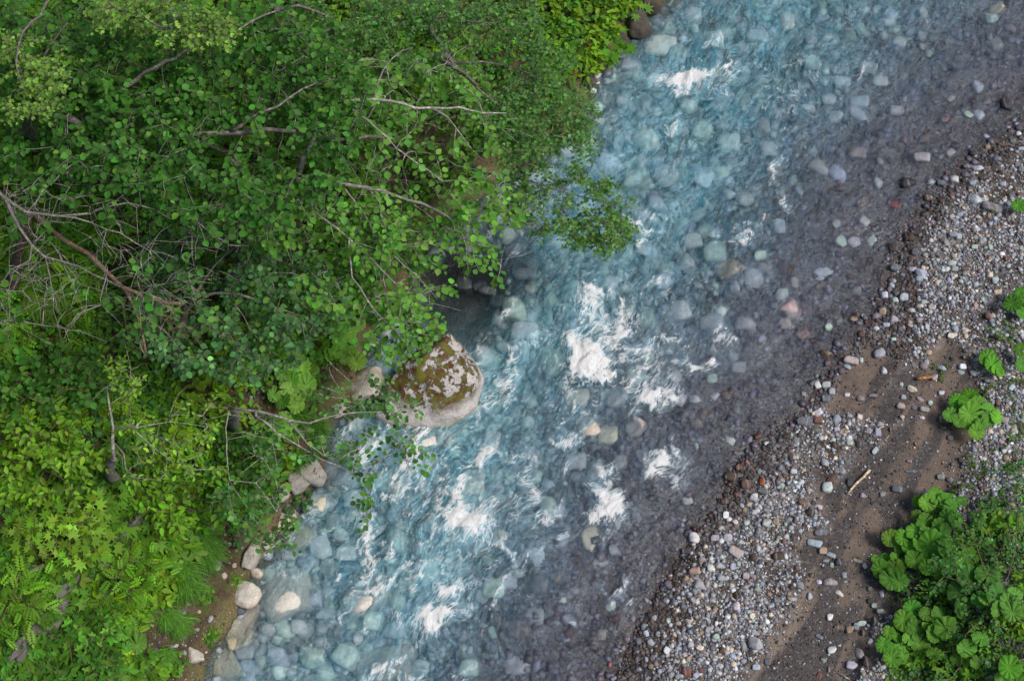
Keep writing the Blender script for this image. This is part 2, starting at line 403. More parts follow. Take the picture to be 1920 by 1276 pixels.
def attr_noise(nt, p):
    n = nt.nodes.new('ShaderNodeTexNoise'); n.inputs['Scale'].default_value = 6; nt.links.new(p, n.inputs['Vector']); return n.outputs['Color']
def ground_material():
    m, nt, out = mat('ground_surface'); p = geo(nt)
    zone = attr(nt, 'zone', 'v'); sx = nt.nodes.new('ShaderNodeSeparateXYZ'); nt.links.new(zone, sx.inputs[0])
    left, mud, bed = sx.outputs[0], sx.outputs[1], sx.outputs[2]
    n1 = noise(nt, p, 3, 6, .65); nf = noise(nt, p, 45, 4, .6)
    soil = ramp(nt, mth(nt, 'ADD', mth(nt, 'MULTIPLY', n1, .6), mth(nt, 'MULTIPLY', nf, .4)), [(.35, (.012, .008, .006)), (.5, (.045, .029, .02)), (.62, (.11, .075, .05)), (.7, (.17, .13, .09))])
    soil = mixc(nt, ramp(nt, noise(nt, p, 5, 4), [(.5, 0), (.6, 1)]), soil, (.045, .055, .012))
    vo = nt.nodes.new('ShaderNodeTexVoronoi'); vo.inputs['Scale'].default_value = 22; nt.links.new(mixc(nt, .06, p, attr_noise(nt, p)), vo.inputs['Vector'])
    sc_ = nt.nodes.new('ShaderNodeSeparateColor'); nt.links.new(vo.outputs['Color'], sc_.inputs[0])
    tint = ramp(nt, sc_.outputs[0], [(0, (.05, .05, .055)), (.25, (.12, .115, .12)), (.45, (.17, .14, .135)), (.6, (.10, .08, .075)), (.75, (.20, .23, .225)), (.9, (.27, .28, .31)), (1, (.16, .09, .075))])
    grit = mixc(nt, .75, ramp(nt, nf, [(.3, (.06, .05, .045)), (.7, (.20, .18, .17))]), tint)
    dirt = mixc(nt, ramp(nt, n1, [(.38, 0), (.58, 1)]), grit, (.042, .033, .028))
    fl = attr(nt, 'flowc', 'v'); silt = noise(nt, fl, 1.7, 6, .62, .5)
    mudc = mixc(nt, ramp(nt, n1, [(.3, 0), (.7, 1)]), (.125, .096, .077), (.185, .142, .112))
    wetg = mixc(nt, ramp(nt, sc_.outputs[1], [(.55, 0), (.85, .6)]), mixc(nt, ramp(nt, nf, [(.35, 0), (.65, 1)]), (.026, .024, .026), (.075, .068, .068)), mixc(nt, 1.0, tint, (.55, .52, .52), 'MULTIPLY'))
    sm = ramp(nt, mth(nt, 'ADD', silt, mth(nt, 'MULTIPLY', nf, .12)), [(.55, 0), (.63, 1)])
    mudc = mixc(nt, sm, wetg, mudc)
    bar = mixc(nt, mud, dirt, mudc)
    bedc = mixc(nt, .8, (.10, .10, .105), tint)
    bedc = mixc(nt, attr(nt, 'pool'), bedc, mixc(nt, n1, (.010, .009, .008), (.032, .025, .02)))  # deep shade under the trees painted into the bed colour at the pool
    c = mixc(nt, bed, bar, bedc)
    shore = attr(nt, 'shoremoss'); mossy = mixc(nt, ramp(nt, n1, [(.4, 0), (.6, 1)]), (.15, .11, .045), (.06, .07, .012)); mossy = mixc(nt, ramp(nt, nf, [(.5, 0), (.7, .6)]), mossy, (.35, .32, .27))
    soil = mixc(nt, mth(nt, 'MULTIPLY', shore, ramp(nt, n1, [(.35, .4), (.55, 1)])), soil, mossy)
    c = mixc(nt, left, c, soil)
    z = nt.nodes.new('ShaderNodeSeparateXYZ'); nt.links.new(p, z.inputs[0])
    wet = ramp(nt, mth(nt, 'ADD', mth(nt, 'ADD', mth(nt, 'MULTIPLY', z.outputs[2], 4), .5), mth(nt, 'MULTIPLY', n1, -.25)), [(.42, 1), (.62, 0)])
    wet = mth(nt, 'MAXIMUM', wet, mud)
    c = mixc(nt, mth(nt, 'MULTIPLY', wet, .6), c, mixc(nt, 1.0, c, (.6, .57, .55), 'MULTIPLY'))
    rg = mth(nt, 'SUBTRACT', .9, mth(nt, 'MULTIPLY', wet, mth(nt, 'ADD', mth(nt, 'MULTIPLY', n1, .3), .5)))
    h = mth(nt, 'ADD', mth(nt, 'MULTIPLY', nf, .6), mth(nt, 'MULTIPLY', vo.outputs['Distance'], mth(nt, 'MULTIPLY', mth(nt, 'SUBTRACT', 1.0, mth(nt, 'MULTIPLY', mud, .85)), -1.3)))
    gb = bsdf(nt, out, c, rg, .28, bump(nt, h, .014, .7)); nt.links.new(mth(nt, 'SUBTRACT', .25, mth(nt, 'MULTIPLY', wet, .17)), gb.inputs['Specular IOR Level'])
    return m

def water_material():
    m, nt, out = mat('river_water'); p = geo(nt)
    fl = attr(nt, 'flow', 'v'); foam = attr(nt, 'foam'); milk = attr(nt, 'milk'); aer = attr(nt, 'aer'); calm = attr(nt, 'calm')
    calm_r = attr(nt, 'shal')
    na = noise(nt, fl, 5.0, 6, .66, .5); nb = noise(nt, fl, 14, 5, .60, .2); ng = noise(nt, p, 42, 5, .7)
    r1 = mth(nt, 'ABSOLUTE', mth(nt, 'SUBTRACT', nb, .5)); r2 = mth(nt, 'ABSOLUTE', mth(nt, 'SUBTRACT', na, .5))
    h = mth(nt, 'ADD', mth(nt, 'ADD', mth(nt, 'MULTIPLY', na, .6), mth(nt, 'MULTIPLY', r2, -.8)), mth(nt, 'ADD', mth(nt, 'MULTIPLY', r1, -.48), mth(nt, 'MULTIPLY', ng, .05)))
    bm = nt.nodes.new('ShaderNodeBump'); nt.links.new(h, bm.inputs['Height']); bm.inputs['Distance'].default_value = .22
    tong = ramp(nt, noise(nt, fl, 1.1, 3, .5), [(.36, .35), (.58, 1)])
    nt.links.new(mth(nt, 'MULTIPLY', tong, mth(nt, 'SUBTRACT', 1.0, mth(nt, 'MULTIPLY', calm, .8))), bm.inputs['Strength'])
    gl = nt.nodes.new('ShaderNodeBsdfGlass'); gl.inputs['IOR'].default_value = 1.33; gl.inputs['Roughness'].default_value = .10
    nt.links.new(mixc(nt, milk, (.99, .99, .99), (.72, .94, 1.0)), gl.inputs['Color'])
    bg_ = nt.nodes.new('ShaderNodeBump'); nt.links.new(h, bg_.inputs['Height']); bg_.inputs['Distance'].default_value = .055; nt.links.new(mth(nt, 'SUBTRACT', 1.0, mth(nt, 'MULTIPLY', calm, .75)), bg_.inputs['Strength']); nt.links.new(bg_.outputs[0], gl.inputs['Normal'])
    di = nt.nodes.new('ShaderNodeBsdfPrincipled'); di.inputs['Specular IOR Level'].default_value = .35; di.inputs['Roughness'].default_value = .22; di.inputs['IOR'].default_value = 1.33
    teal = mixc(nt, ramp(nt, mth(nt, 'ADD', r1, r2), [(.01, 1), (.16, 0)]), mixc(nt, calm_r, (.045, .27, .39), (.085, .12, .20)), mixc(nt, calm_r, (.28, .60, .73), (.21, .27, .38)))
    teal = mixc(nt, aer, teal, (.42, .72, .84))
    nt.links.new(teal, di.inputs['Base Color']); nt.links.new(bm.outputs[0], di.inputs['Normal'])
    tr = nt.nodes.new('ShaderNodeBsdfTransparent'); nt.links.new(mixc(nt, milk, (.99, .99, .99), (.66, .92, 1.0)), tr.inputs[0])
    gs = nt.nodes.new('ShaderNodeBsdfGlossy'); gs.inputs['Roughness'].default_value = .16; nt.links.new(bm.outputs[0], gs.inputs['Normal'])
    fr = nt.nodes.new('ShaderNodeFresnel'); fr.inputs['IOR'].default_value = 1.33; nt.links.new(bg_.outputs[0], fr.inputs['Normal'])
    ma = nt.nodes.new('ShaderNodeMixShader'); nt.links.new(fr.outputs[0], ma.inputs[0]); nt.links.new(tr.outputs[0], ma.inputs[1]); nt.links.new(gs.outputs[0], ma.inputs[2])
    mb = nt.nodes.new('ShaderNodeMixShader'); mb.inputs[0].default_value = .28; nt.links.new(ma.outputs[0], mb.inputs[1]); nt.links.new(gl.outputs[0], mb.inputs[2])
    m1 = nt.nodes.new('ShaderNodeMixShader')
    mk = mth(nt, 'MULTIPLY', mth(nt, 'ADD', milk, mth(nt, 'MULTIPLY', aer, .5)), mth(nt, 'ADD', ramp(nt, na, [(.3, .55), (.7, 1.2)]), ramp(nt, r1, [(.0, .35), (.05, 0)])), clamp=True)
    nt.links.new(mk, m1.inputs[0]); nt.links.new(mb.outputs[0], m1.inputs[1]); nt.links.new(di.outputs[0], m1.inputs[2])
    fo = nt.nodes.new('ShaderNodeBsdfPrincipled'); fo.inputs['Base Color'].default_value = (.93, .95, .97, 1); fo.inputs['Roughness'].default_value = .55
    fb = nt.nodes.new('ShaderNodeBump'); nt.links.new(mth(nt, 'ADD', nb, ng), fb.inputs['Height']); fb.inputs['Distance'].default_value = .07; nt.links.new(fb.outputs[0], fo.inputs['Normal'])
    fil = mth(nt, 'SUBTRACT', .10, r1)
    ff = mth(nt, 'ADD', foam, mth(nt, 'ADD', mth(nt, 'MULTIPLY', fil, 4.0), mth(nt, 'MULTIPLY', mth(nt, 'SUBTRACT', ng, .5), 1.0)))
    ff = mth(nt, 'MULTIPLY', ramp(nt, ff, [(.28, 0), (.92, 1)]), ramp(nt, foam, [(.0, 0), (.14, 1)]))
    m2 = nt.nodes.new('ShaderNodeMixShader'); nt.links.new(ff, m2.inputs[0]); nt.links.new(m1.outputs[0], m2.inputs[1]); nt.links.new(fo.outputs[0], m2.inputs[2])
    nt.links.new(m2.outputs[0], out.inputs[0])
    return m

# ------------------------------------------------------------------ terrain
def axis(lo, hi, step, far):
    core = np.arange(lo, hi, step); a = []; s_ = step; x = lo
    while x > -far: s_ *= 1.35; x -= s_; a.append(x)
    b = []; s_ = step; x = core[-1]
    while x < far: s_ *= 1.35; x += s_; b.append(x)
    return np.array(a[::-1] + list(core) + b)
def grid_faces(nx, ny):
    i = np.arange(ny - 1)[:, None] * nx + np.arange(nx - 1)[None]
    return np.stack([i, i + 1, i + nx + 1, i + nx], -1).reshape(-1, 4)
def POOL_SHADE(x, y):  # mask of the pool under the trees, where shade is painted into the bed
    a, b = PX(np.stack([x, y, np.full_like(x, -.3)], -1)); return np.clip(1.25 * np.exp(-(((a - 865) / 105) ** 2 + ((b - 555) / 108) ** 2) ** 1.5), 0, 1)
gx, gy = axis(-14, 12.5, .06, 60), axis(-9, 12.5, .06, 60)
X, Y = np.meshgrid(gx, gy); X = X.ravel(); Y = Y.ravel()
h, left, right, v, mudm, bank = H(X, Y, True)
zone = np.stack([ss(-.25, .0, left), mudm, 1 - ss(-.15, .12, h)], -1)
M_GROUND = ground_material()
link('ground', mesh_np('ground', np.stack([X, Y, h], -1), grid_faces(len(gx), len(gy)), attrs={'zone': zone, 'pool': POOL_SHADE(X, Y), 'shoremoss': ss(.42, .05, left) * ss(-.5, .0, left), 'flowc': np.stack([(X * FLOW[0] + Y * FLOW[1]) * .28, -X * FLOW[1] + Y * FLOW[0], h * 0], -1)}), M_GROUND, kind='structure')

# ------------------------------------------------------------------ rocks
def ico(sub):
    import bmesh
    bm = bmesh.new(); bmesh.ops.create_icosphere(bm, subdivisions=sub, radius=1)
    v = np.array([q.co[:] for q in bm.verts]); f = np.array([[q.index for q in g.verts] for g in bm.faces]); bm.free()
    v /= np.linalg.norm(v, axis=1)[:, None]
    return v, f
ICO = {k: ico(k) for k in (1, 2, 3, 4, 5)}
def rock_verts(sub, seed, nplanes=11, p=9, rough=.05, flat=1.0):
    """softly faceted star-shaped stone: a rounded intersection of random planes"""
    rg = np.random.default_rng(seed); v, f = ICO[sub]
    n = rg.normal(0, 1, (nplanes, 3)); n /= np.linalg.norm(n, axis=1)[:, None]; hh = rg.uniform(.62, 1.0, nplanes)
    n = np.concatenate([n, np.eye(3), -np.eye(3)]); hh = np.concatenate([hh, np.full(6, .95)])
    d = np.maximum(v @ n.T / hh, 0); r = (d ** p).sum(1) ** (-1 / p)
    w_ = v * r[:, None]; w_ *= (1 + rough * fbm(v * 2.2 + seed, 4))[:, None]
    w_ /= np.abs(w_).max(0)
    w_[:, 2] *= flat
    return w_, f
PAL = dict(white=(.45, .46, .49), lightgrey=(.30, .315, .345), bluegrey=(.25, .29, .36), grey=(.20, .205, .22), slate=(.10, .11, .13), black=(.035, .035, .04),
           brown=(.10, .065, .05), darkbrown=(.05, .036, .03), reddish=(.13, .06, .048), rust=(.26, .07, .03), tan=(.28, .21, .15), cream=(.48, .42, .34),
           palegreen=(.30, .38, .35), pink=(.33, .285, .285), purple=(.15, .125, .14), orange=(.36, .20, .09))
CW = dict(white='white', lightgrey='light grey', bluegrey='blue-grey', grey='mid grey', slate='slate grey', black='near-black', brown='brown', darkbrown='dark brown',
          reddish='brick red', rust='rusty orange', tan='tan', cream='cream', palegreen='pale green', pink='pinkish white', purple='dull purple', orange='orange')
PROTO = []
for k in range(14):
    vv, ff = rock_verts(3, 100 + k, nplanes=[5, 8, 12, 16][k % 4], p=[7, 14, 24, 10][k % 4], rough=.10)
    PROTO.append(mesh_np('stone', vv, ff)); PROTO[-1].materials.append(M_STONE)
SHAPES = ['smooth', 'oval', 'angular', 'rounded']

LM = [(1608, 905, 'the pale driftwood stick'), (1825, 778, 'the lone butterbur clump'), (1760, 960, 'the big butterbur patch'), (1665, 1060, 'the low mud-edge butterbur'),
      (1450, 708, 'the short brown stick'), (1612, 1055, 'the two white finger stones'), (1700, 342, 'the wet black stone in the shallows'), (1862, 688, 'the small butterbur seedling'),
      (1862, 392, 'the grey slab by the upper shore'), (1485, 570, 'the striped red boulder'), (1370, 495, 'the tan boulder in the rapids'), (815, 710, 'the mossy boulder'),
      (530, 1105, 'the big cream boulder by the bank'), (805, 1160, 'the lowest burst of foam'), (865, 975, 'the round foam burst'), (1105, 675, 'the largest foam patch'),
      (1140, 960, 'the hooked foam patch'), (1240, 880, 'the foam by the red stone'), (1290, 140, 'the topmost foam'), (720, 1240, 'the broad pale boulder at the bottom'),
      (1170, 190, 'the upper-bank white stone'), (860, 560, 'the dark still pool'), (1550, 913, 'the round white stone'), (1415, 1205, 'the light boulder on the mud'),
      (1650, 663, 'the grey stone at the waterline'), (1900, 560, 'the butterbur at the right edge'), (680, 1110, 'the slanting cream boulder'), (1440, 730, 'the flat pale slab'),
      (1600, 180, 'the upper shallows'), (1900, 150, 'the upper right shallows'), (1300, 1010, 'the white stone at the lower shore')]
ORD = ['closest', 'second closest', 'third closest', 'fourth closest', 'fifth closest', 'sixth closest', 'seventh closest', 'eighth closest', 'ninth closest', 'tenth closest', 'eleventh closest', 'twelfth closest', 'thirteenth closest', 'fourteenth closest', 'fifteenth closest', 'sixteenth closest']
def near(px, py, skip=None):
    best = None
    for (x, y, n) in LM:
        d = math.hypot(px - x, py - y)
        if d < 14 or n == skip: continue
        if best is None or d < best[0]: best = (d, x, y, n)
    d, x, y, n = best
    dx, dy = px - x, py - y
    side = ('right of' if dx > 0 else 'left of') if abs(dx) > abs(dy) else ('below' if dy > 0 else 'above')
    return d, side, n
def label_all(recs, noun, where):
    """recs: list of dict(o, px, py, cw, size, shape); every label gets its rank among the same colour round the same landmark"""
    cell = {}
    for r in recs:
        d, side, n = near(r['px'], r['py']); r['d'] = d; r['side'] = side; r['n'] = n
        cell.setdefault((r['cw'], side, n), []).append(r)
    for (cw, side, n), rr in cell.items():
        rr.sort(key=lambda r: r['d'])
        for k, r in enumerate(rr):
            q = ORD[k] if k < len(ORD) else 'outlying'
            if len(rr) == 1: t = f"{r['size']} {cw} {noun}, only one {side} {n}"
            else: t = f"{r['size']} {cw} {noun}, {q} {side} {n}"
            r['o']['label'] = ' '.join(t.split()[:16])

def in_frame(p, m=0):
    x, y = PX(p); return (x > -m) & (x < 1920 + m) & (y > -m) & (y < 1276 + m)
def put_stone(px, py, wpx, hpx, ang, colr, sub=False, hz=.55, bury=.25, name='river_stone', jitter=.12, proto=None):
    g = G(px, py); sc = 24.0 / 2400 * 1.0
    dpx = np.linalg.norm(g - CAM) / 2400
    a, b = wpx * dpx / 2, hpx * dpx / 2
    o = bpy.data.objects.new(name, PROTO[random.randrange(len(PROTO)) if proto is None else proto]); COL.objects.link(o)
    zz = min(a, b) * hz * 2 * .8 if min(a, b) * 2 < .5 else min(a, b) * hz * 1.2
    if sub:
        zz = min(min(a, b) * .75, .28); top = -.05 - .10 * random.random() if hz < 1.25 else (.05 if hz < 1.5 else (.09 if hz < 1.6 or hz > 1.65 else .09))
        if hz < .85: top -= .06
        if max(a, b) < .17 and hz < 1.25: top = min(g[2] + zz * 1.7, -.03)
        top = min(top, g[2] + zz * 2.3)
        g = P(px, py, top); g[2] = top - zz
        o.location = tuple(g)
    else: o.location = (g[0], g[1], g[2] + zz * (.5 - bury))
    o.scale = (a, b, zz)
    o.rotation_euler = (random.uniform(-.15, .15), random.uniform(-.15, .15), R(ang))
    c = np.array(PAL[colr]) * (1.8 if sub and hz < 1.3 and colr in ('palegreen', 'lightgrey', 'bluegrey', 'cream', 'grey') else 1) * math.exp(random.gauss(0, jitter)) * np.exp(np.random.default_rng(int(px * 7 + py)).normal(0, .04, 3))
    o.color = (*np.clip(c, .01, .8), 1)
    return o
BAR = []; SUBM = []
# (zoom x, zoom y, width, height, angle, colour) in three-times crops with the given origin
def crop_list(x0, y0, rows, dest, **kw):
    for X_, Y_, w_, h_, a_, c_ in rows: dest.append((x0 + X_ / 3, y0 + Y_ / 3, w_ / 3, h_ / 3, a_, c_))
bar_list = []
crop_list(1280, 425, [(1195,235,62,52,-30,'slate'),(1295,240,50,30,0,'white'),(1135,385,45,40,0,'white'),(1340,265,60,55,20,'bluegrey'),(1325,297,45,38,0,'lightgrey'),
 (1510,210,55,32,10,'lightgrey'),(1525,236,45,35,0,'grey'),(1590,237,50,28,0,'brown'),(1590,262,40,30,0,'grey'),(1725,270,35,35,0,'cream'),(1758,298,38,28,0,'palegreen'),
 (1772,370,45,35,0,'cream'),(1520,45,50,38,0,'grey'),(1550,55,35,42,0,'lightgrey'),(1270,60,62,58,0,'darkbrown'),(1305,145,45,42,0,'slate'),(1185,130,50,42,0,'darkbrown'),
 (1115,125,35,32,0,'slate'),(1240,175,36,32,0,'black'),(1355,425,36,30,0,'palegreen'),(1195,412,40,30,0,'palegreen'),(1125,480,46,40,0,'tan'),(980,500,45,34,0,'darkbrown'),
 (1013,500,26,26,0,'white'),(963,525,52,36,-20,'tan'),(1185,520,50,40,0,'lightgrey'),(1145,552,42,30,0,'bluegrey'),(1090,575,32,28,30,'white'),(1110,715,76,56,10,'lightgrey'),
 (945,750,86,54,-10,'pink'),(925,787,48,34,-30,'bluegrey'),(1185,632,30,24,0,'palegreen'),(1275,640,30,20,-20,'palegreen'),(1407,640,26,24,0,'white'),(1530,578,42,36,-30,'bluegrey'),
 (1510,615,46,30,0,'cream'),(1570,785,40,40,0,'white'),(1565,820,40,25,0,'palegreen'),(1455,795,52,34,-10,'bluegrey'),(1350,788,46,40,0,'purple'),(1415,848,40,40,0,'pink'),
 (1640,825,46,30,0,'lightgrey'),(1725,863,62,28,0,'slate'),(1290,915,60,36,-10,'cream'),(1455,935,36,28,0,'white'),(1225,1010,46,44,0,'pink'),(1360,1027,55,36,-10,'grey'),
 (1332,972,46,22,-30,'grey'),(1388,992,30,30,0,'palegreen'),(1240,960,30,36,0,'lightgrey'),(1345,1073,28,22,0,'white'),(1095,1150,36,60,0,'bluegrey'),(1108,1110,46,30,0,'lightgrey'),
 (1045,1150,36,32,0,'lightgrey'),(860,1085,46,58,-20,'bluegrey'),(760,1045,62,38,30,'white'),(760,1088,52,46,0,'reddish'),(685,1098,92,52,-10,'slate'),(805,965,52,46,0,'slate'),
 (1000,965,50,36,0,'purple'),(1070,950,52,25,0,'purple'),(925,945,32,25,0,'white'),(805,890,48,36,0,'lightgrey'),(755,890,34,48,20,'white'),(835,925,36,40,0,'bluegrey'),(680,940,26,30,0,'white'),
 (420,1180,40,38,0,'reddish'),(470,1218,26,25,0,'white'),(460,1245,36,30,0,'black'),(855,1225,50,42,0,'darkbrown'),(940,1215,40,30,0,'palegreen'),(985,1222,46,40,0,'black'),
 (1080,1260,46,30,45,'bluegrey'),(1460,1085,52,58,0,'brown'),(1300,1018,30,25,0,'slate'),(1370,765,34,36,0,'lightgrey'),(1500,1190,36,30,0,'slate'),(1400,455,38,30,0,'pink'),(1290,470,40,26,0,'lightgrey'),
 (1325,525,34,26,0,'grey'),(1380,710,40,30,0,'tan'),(1130,810,36,40,0,'lightgrey'),(1228,495,30,26,0,'purple'),(1005,752,26,36,0,'palegreen'),(1240,400,50,44,0,'bluegrey'),(1465,30,30,24,0,'grey'),
 (1640,115,36,24,0,'palegreen'),(1585,85,30,30,0,'pink'),(1860,120,32,26,0,'purple'),(1830,575,38,24,0,'grey'),(1515,745,26,24,0,'black'),(1610,790,30,26,0,'brown')], bar_list)
crop_list(1280, 0, [(1260,1037,90,74,20,'black'),(1455,1035,52,36,0,'slate'),(1527,1010,56,46,-10,'white'),(1660,947,56,34,10,'white'),(1605,940,62,34,0,'slate'),(1640,1125,56,64,0,'white'),
 (1745,1172,120,56,-25,'grey'),(1900,838,36,26,0,'bluegrey'),(1765,893,50,30,0,'slate'),(1630,1030,46,36,0,'bluegrey'),(1800,1037,40,30,0,'bluegrey'),(1680,1075,40,30,0,'lightgrey'),
 (1900,955,36,36,0,'slate'),(1635,868,46,32,0,'black'),(1515,1218,30,20,0,'pink'),(1560,1210,42,30,0,'bluegrey'),(1433,1238,36,36,0,'black'),(1375,1120,42,40,0,'brown'),(1510,1100,36,20,0,'reddish'),
 (1715,830,30,25,0,'tan'),(1395,1110,18,18,0,'white'),(1590,985,44,36,0,'slate'),(1700,1125,40,24,20,'lightgrey')], bar_list)
crop_list(1280, 850, [(313,77,40,38,0,'reddish'),(270,135,76,60,-20,'darkbrown'),(448,160,38,50,0,'rust'),(455,212,70,34,-10,'slate'),(467,187,26,26,0,'cream'),(355,175,56,50,0,'brown'),
 (235,268,46,38,0,'brown'),(240,347,36,42,0,'white'),(207,350,30,50,0,'black'),(188,360,25,40,0,'black'),(65,480,62,66,0,'white'),(20,545,60,40,0,'black'),(473,390,50,55,-20,'lightgrey'),
 (525,383,42,40,0,'tan'),(428,435,50,40,0,'purple'),(815,193,70,66,0,'white'),(835,150,50,40,0,'reddish'),(940,165,36,50,0,'black'),(893,95,40,46,0,'bluegrey'),(622,98,40,36,0,'lightgrey'),
 (1207,200,62,46,-10,'slate'),(715,335,55,46,-10,'darkbrown'),(762,300,50,28,-10,'lightgrey'),(775,445,70,36,0,'slate'),(745,505,88,46,-15,'bluegrey'),(785,545,46,40,0,'tan'),(833,572,52,34,-20,'bluegrey'),
 (808,603,40,16,0,'lightgrey'),(880,612,46,50,0,'black'),(838,627,25,30,0,'palegreen'),(987,603,56,20,-20,'cream'),(1022,632,24,32,30,'white'),(535,575,62,46,0,'darkbrown'),(907,683,32,34,0,'bluegrey'),
 (657,743,50,46,0,'grey'),(830,722,82,40,0,'pink'),(765,720,30,28,0,'white'),(880,785,52,26,-30,'white'),(728,682,36,30,0,'darkbrown'),(223,702,60,40,0,'lightgrey'),(88,735,62,56,0,'lightgrey'),
 (20,700,36,32,0,'tan'),(65,658,60,40,0,'tan'),(107,597,46,36,0,'grey'),(153,640,36,42,0,'white'),(205,628,46,36,0,'lightgrey'),(305,795,46,50,0,'darkbrown'),(420,760,46,36,-20,'grey'),(300,860,46,42,0,'white'),
 (142,873,36,32,0,'cream'),(207,932,46,28,0,'black'),(408,1063,76,76,0,'lightgrey'),(343,1085,36,64,10,'grey'),(375,1122,46,40,0,'black'),(412,1195,46,40,0,'bluegrey'),(477,1168,36,40,0,'slate'),
 (100,1095,48,34,-30,'cream'),(42,1070,40,40,0,'lightgrey'),(400,1005,30,36,0,'palegreen'),(20,1230,62,50,-30,'reddish'),(828,918,36,40,0,'white'),(875,975,50,30,0,'brown'),(938,988,46,46,0,'tan'),
 (1005,955,50,30,0,'palegreen'),(1078,948,46,46,-30,'black'),(1020,1005,42,36,0,'darkbrown'),(975,970,36,40,0,'bluegrey'),(840,1103,52,40,0,'white'),(950,1190,62,50,-20,'lightgrey'),(995,1120,46,60,0,'pink'),
 (1040,1180,66,60,-30,'darkbrown'),(1052,830,30,30,0,'black'),(1048,762,30,30,0,'slate'),(1073,853,30,28,0,'grey'),(1110,885,40,28,0,'lightgrey'),(770,1030,46,22,-30,'slate'),(1380,225,84,40,0,'slate'),
 (1445,130,40,36,0,'grey'),(1500,150,46,30,-10,'slate'),(1280,98,60,20,0,'slate'),(1125,228,36,30,0,'grey'),(1010,235,36,30,0,'grey'),(550,80,46,34,0,'slate'),(800,55,44,40,0,'lightgrey'),
 (300,555,90,60,-35,'pink'),(400,590,46,46,0,'darkbrown'),(255,475,60,46,0,'lightgrey'),(180,475,50,36,0,'lightgrey'),(280,635,34,40,0,'bluegrey'),(360,390,36,30,0,'palegreen'),(400,330,40,30,0,'lightgrey'),
 (620,820,40,28,0,'lightgrey'),(530,820,40,34,0,'purple'),(1190,915,0,0,0,'grey')][:-1], bar_list)
BOULD = []
for (px, py, w_, h_, a_, c_) in bar_list:
    o = put_stone(px, py, w_, h_, a_, c_, hz=.6, bury=.22)
    BAR.append(dict(o=o, px=px, py=py, cw=CW[c_], w=max(w_, h_)))
# the smaller countable stones that fill the bar between the large ones
def bar_density(x, y):
    h_, lf, rt, v_, mu, bk = H(x, y, True)
    heap = ss(-.25, .25, n2(x, y, .9, 33.0, 3))
    d = np.where(rt > 0.02, (.48 + .52 * heap) * (1 - .66 * mu), 0) * (1 - ss(.55, 1.0, 1.2 - bk) * .6)
    return d, rt, mu
placed = [(b['px'], b['py'], b['w'] / 2) for b in BAR]
barcol = ['white', 'lightgrey', 'lightgrey', 'bluegrey', 'bluegrey', 'grey', 'grey', 'slate', 'brown', 'darkbrown', 'purple', 'palegreen', 'pink', 'tan', 'cream', 'reddish']
tries = 0
while len(BAR) < 296 and tries < 9000:
    tries += 1
    px, py = random.uniform(1180, 1915), random.uniform(240, 1270); p0 = P(px, py, .05)
    d, rt, mu = bar_density(np.array([p0[0]]), np.array([p0[1]]))
    if random.random() > d[0]: continue
    if px > 1640 and py > 900 and px > 1660: continue
    r0 = random.uniform(4.5, 7.5)
    if any((px - a) ** 2 + (py - b) ** 2 < (c + r0 + 1) ** 2 for a, b, c in placed): continue
    c_ = random.choice(barcol) if rt[0] > .35 else random.choice(['slate', 'brown', 'darkbrown', 'lightgrey', 'bluegrey', 'black', 'white', 'reddish'])
    asp = random.uniform(.65, 1)
    o = put_stone(px, py, r0 * 2, r0 * 2 * asp, random.uniform(0, 180), c_, hz=.6)
    BAR.append(dict(o=o, px=px, py=py, cw=CW[c_], w=r0 * 2)); placed.append((px, py, r0))
for b in BAR:
    b['size'] = 'large' if b['w'] > 24 else ('medium' if b['w'] > 14 else 'small')
    b['o']['category'] = 'stone'; b['o']['group'] = 'stones lying loose on the gravel bar'
label_all(BAR, 'gravel-bar stone', '')

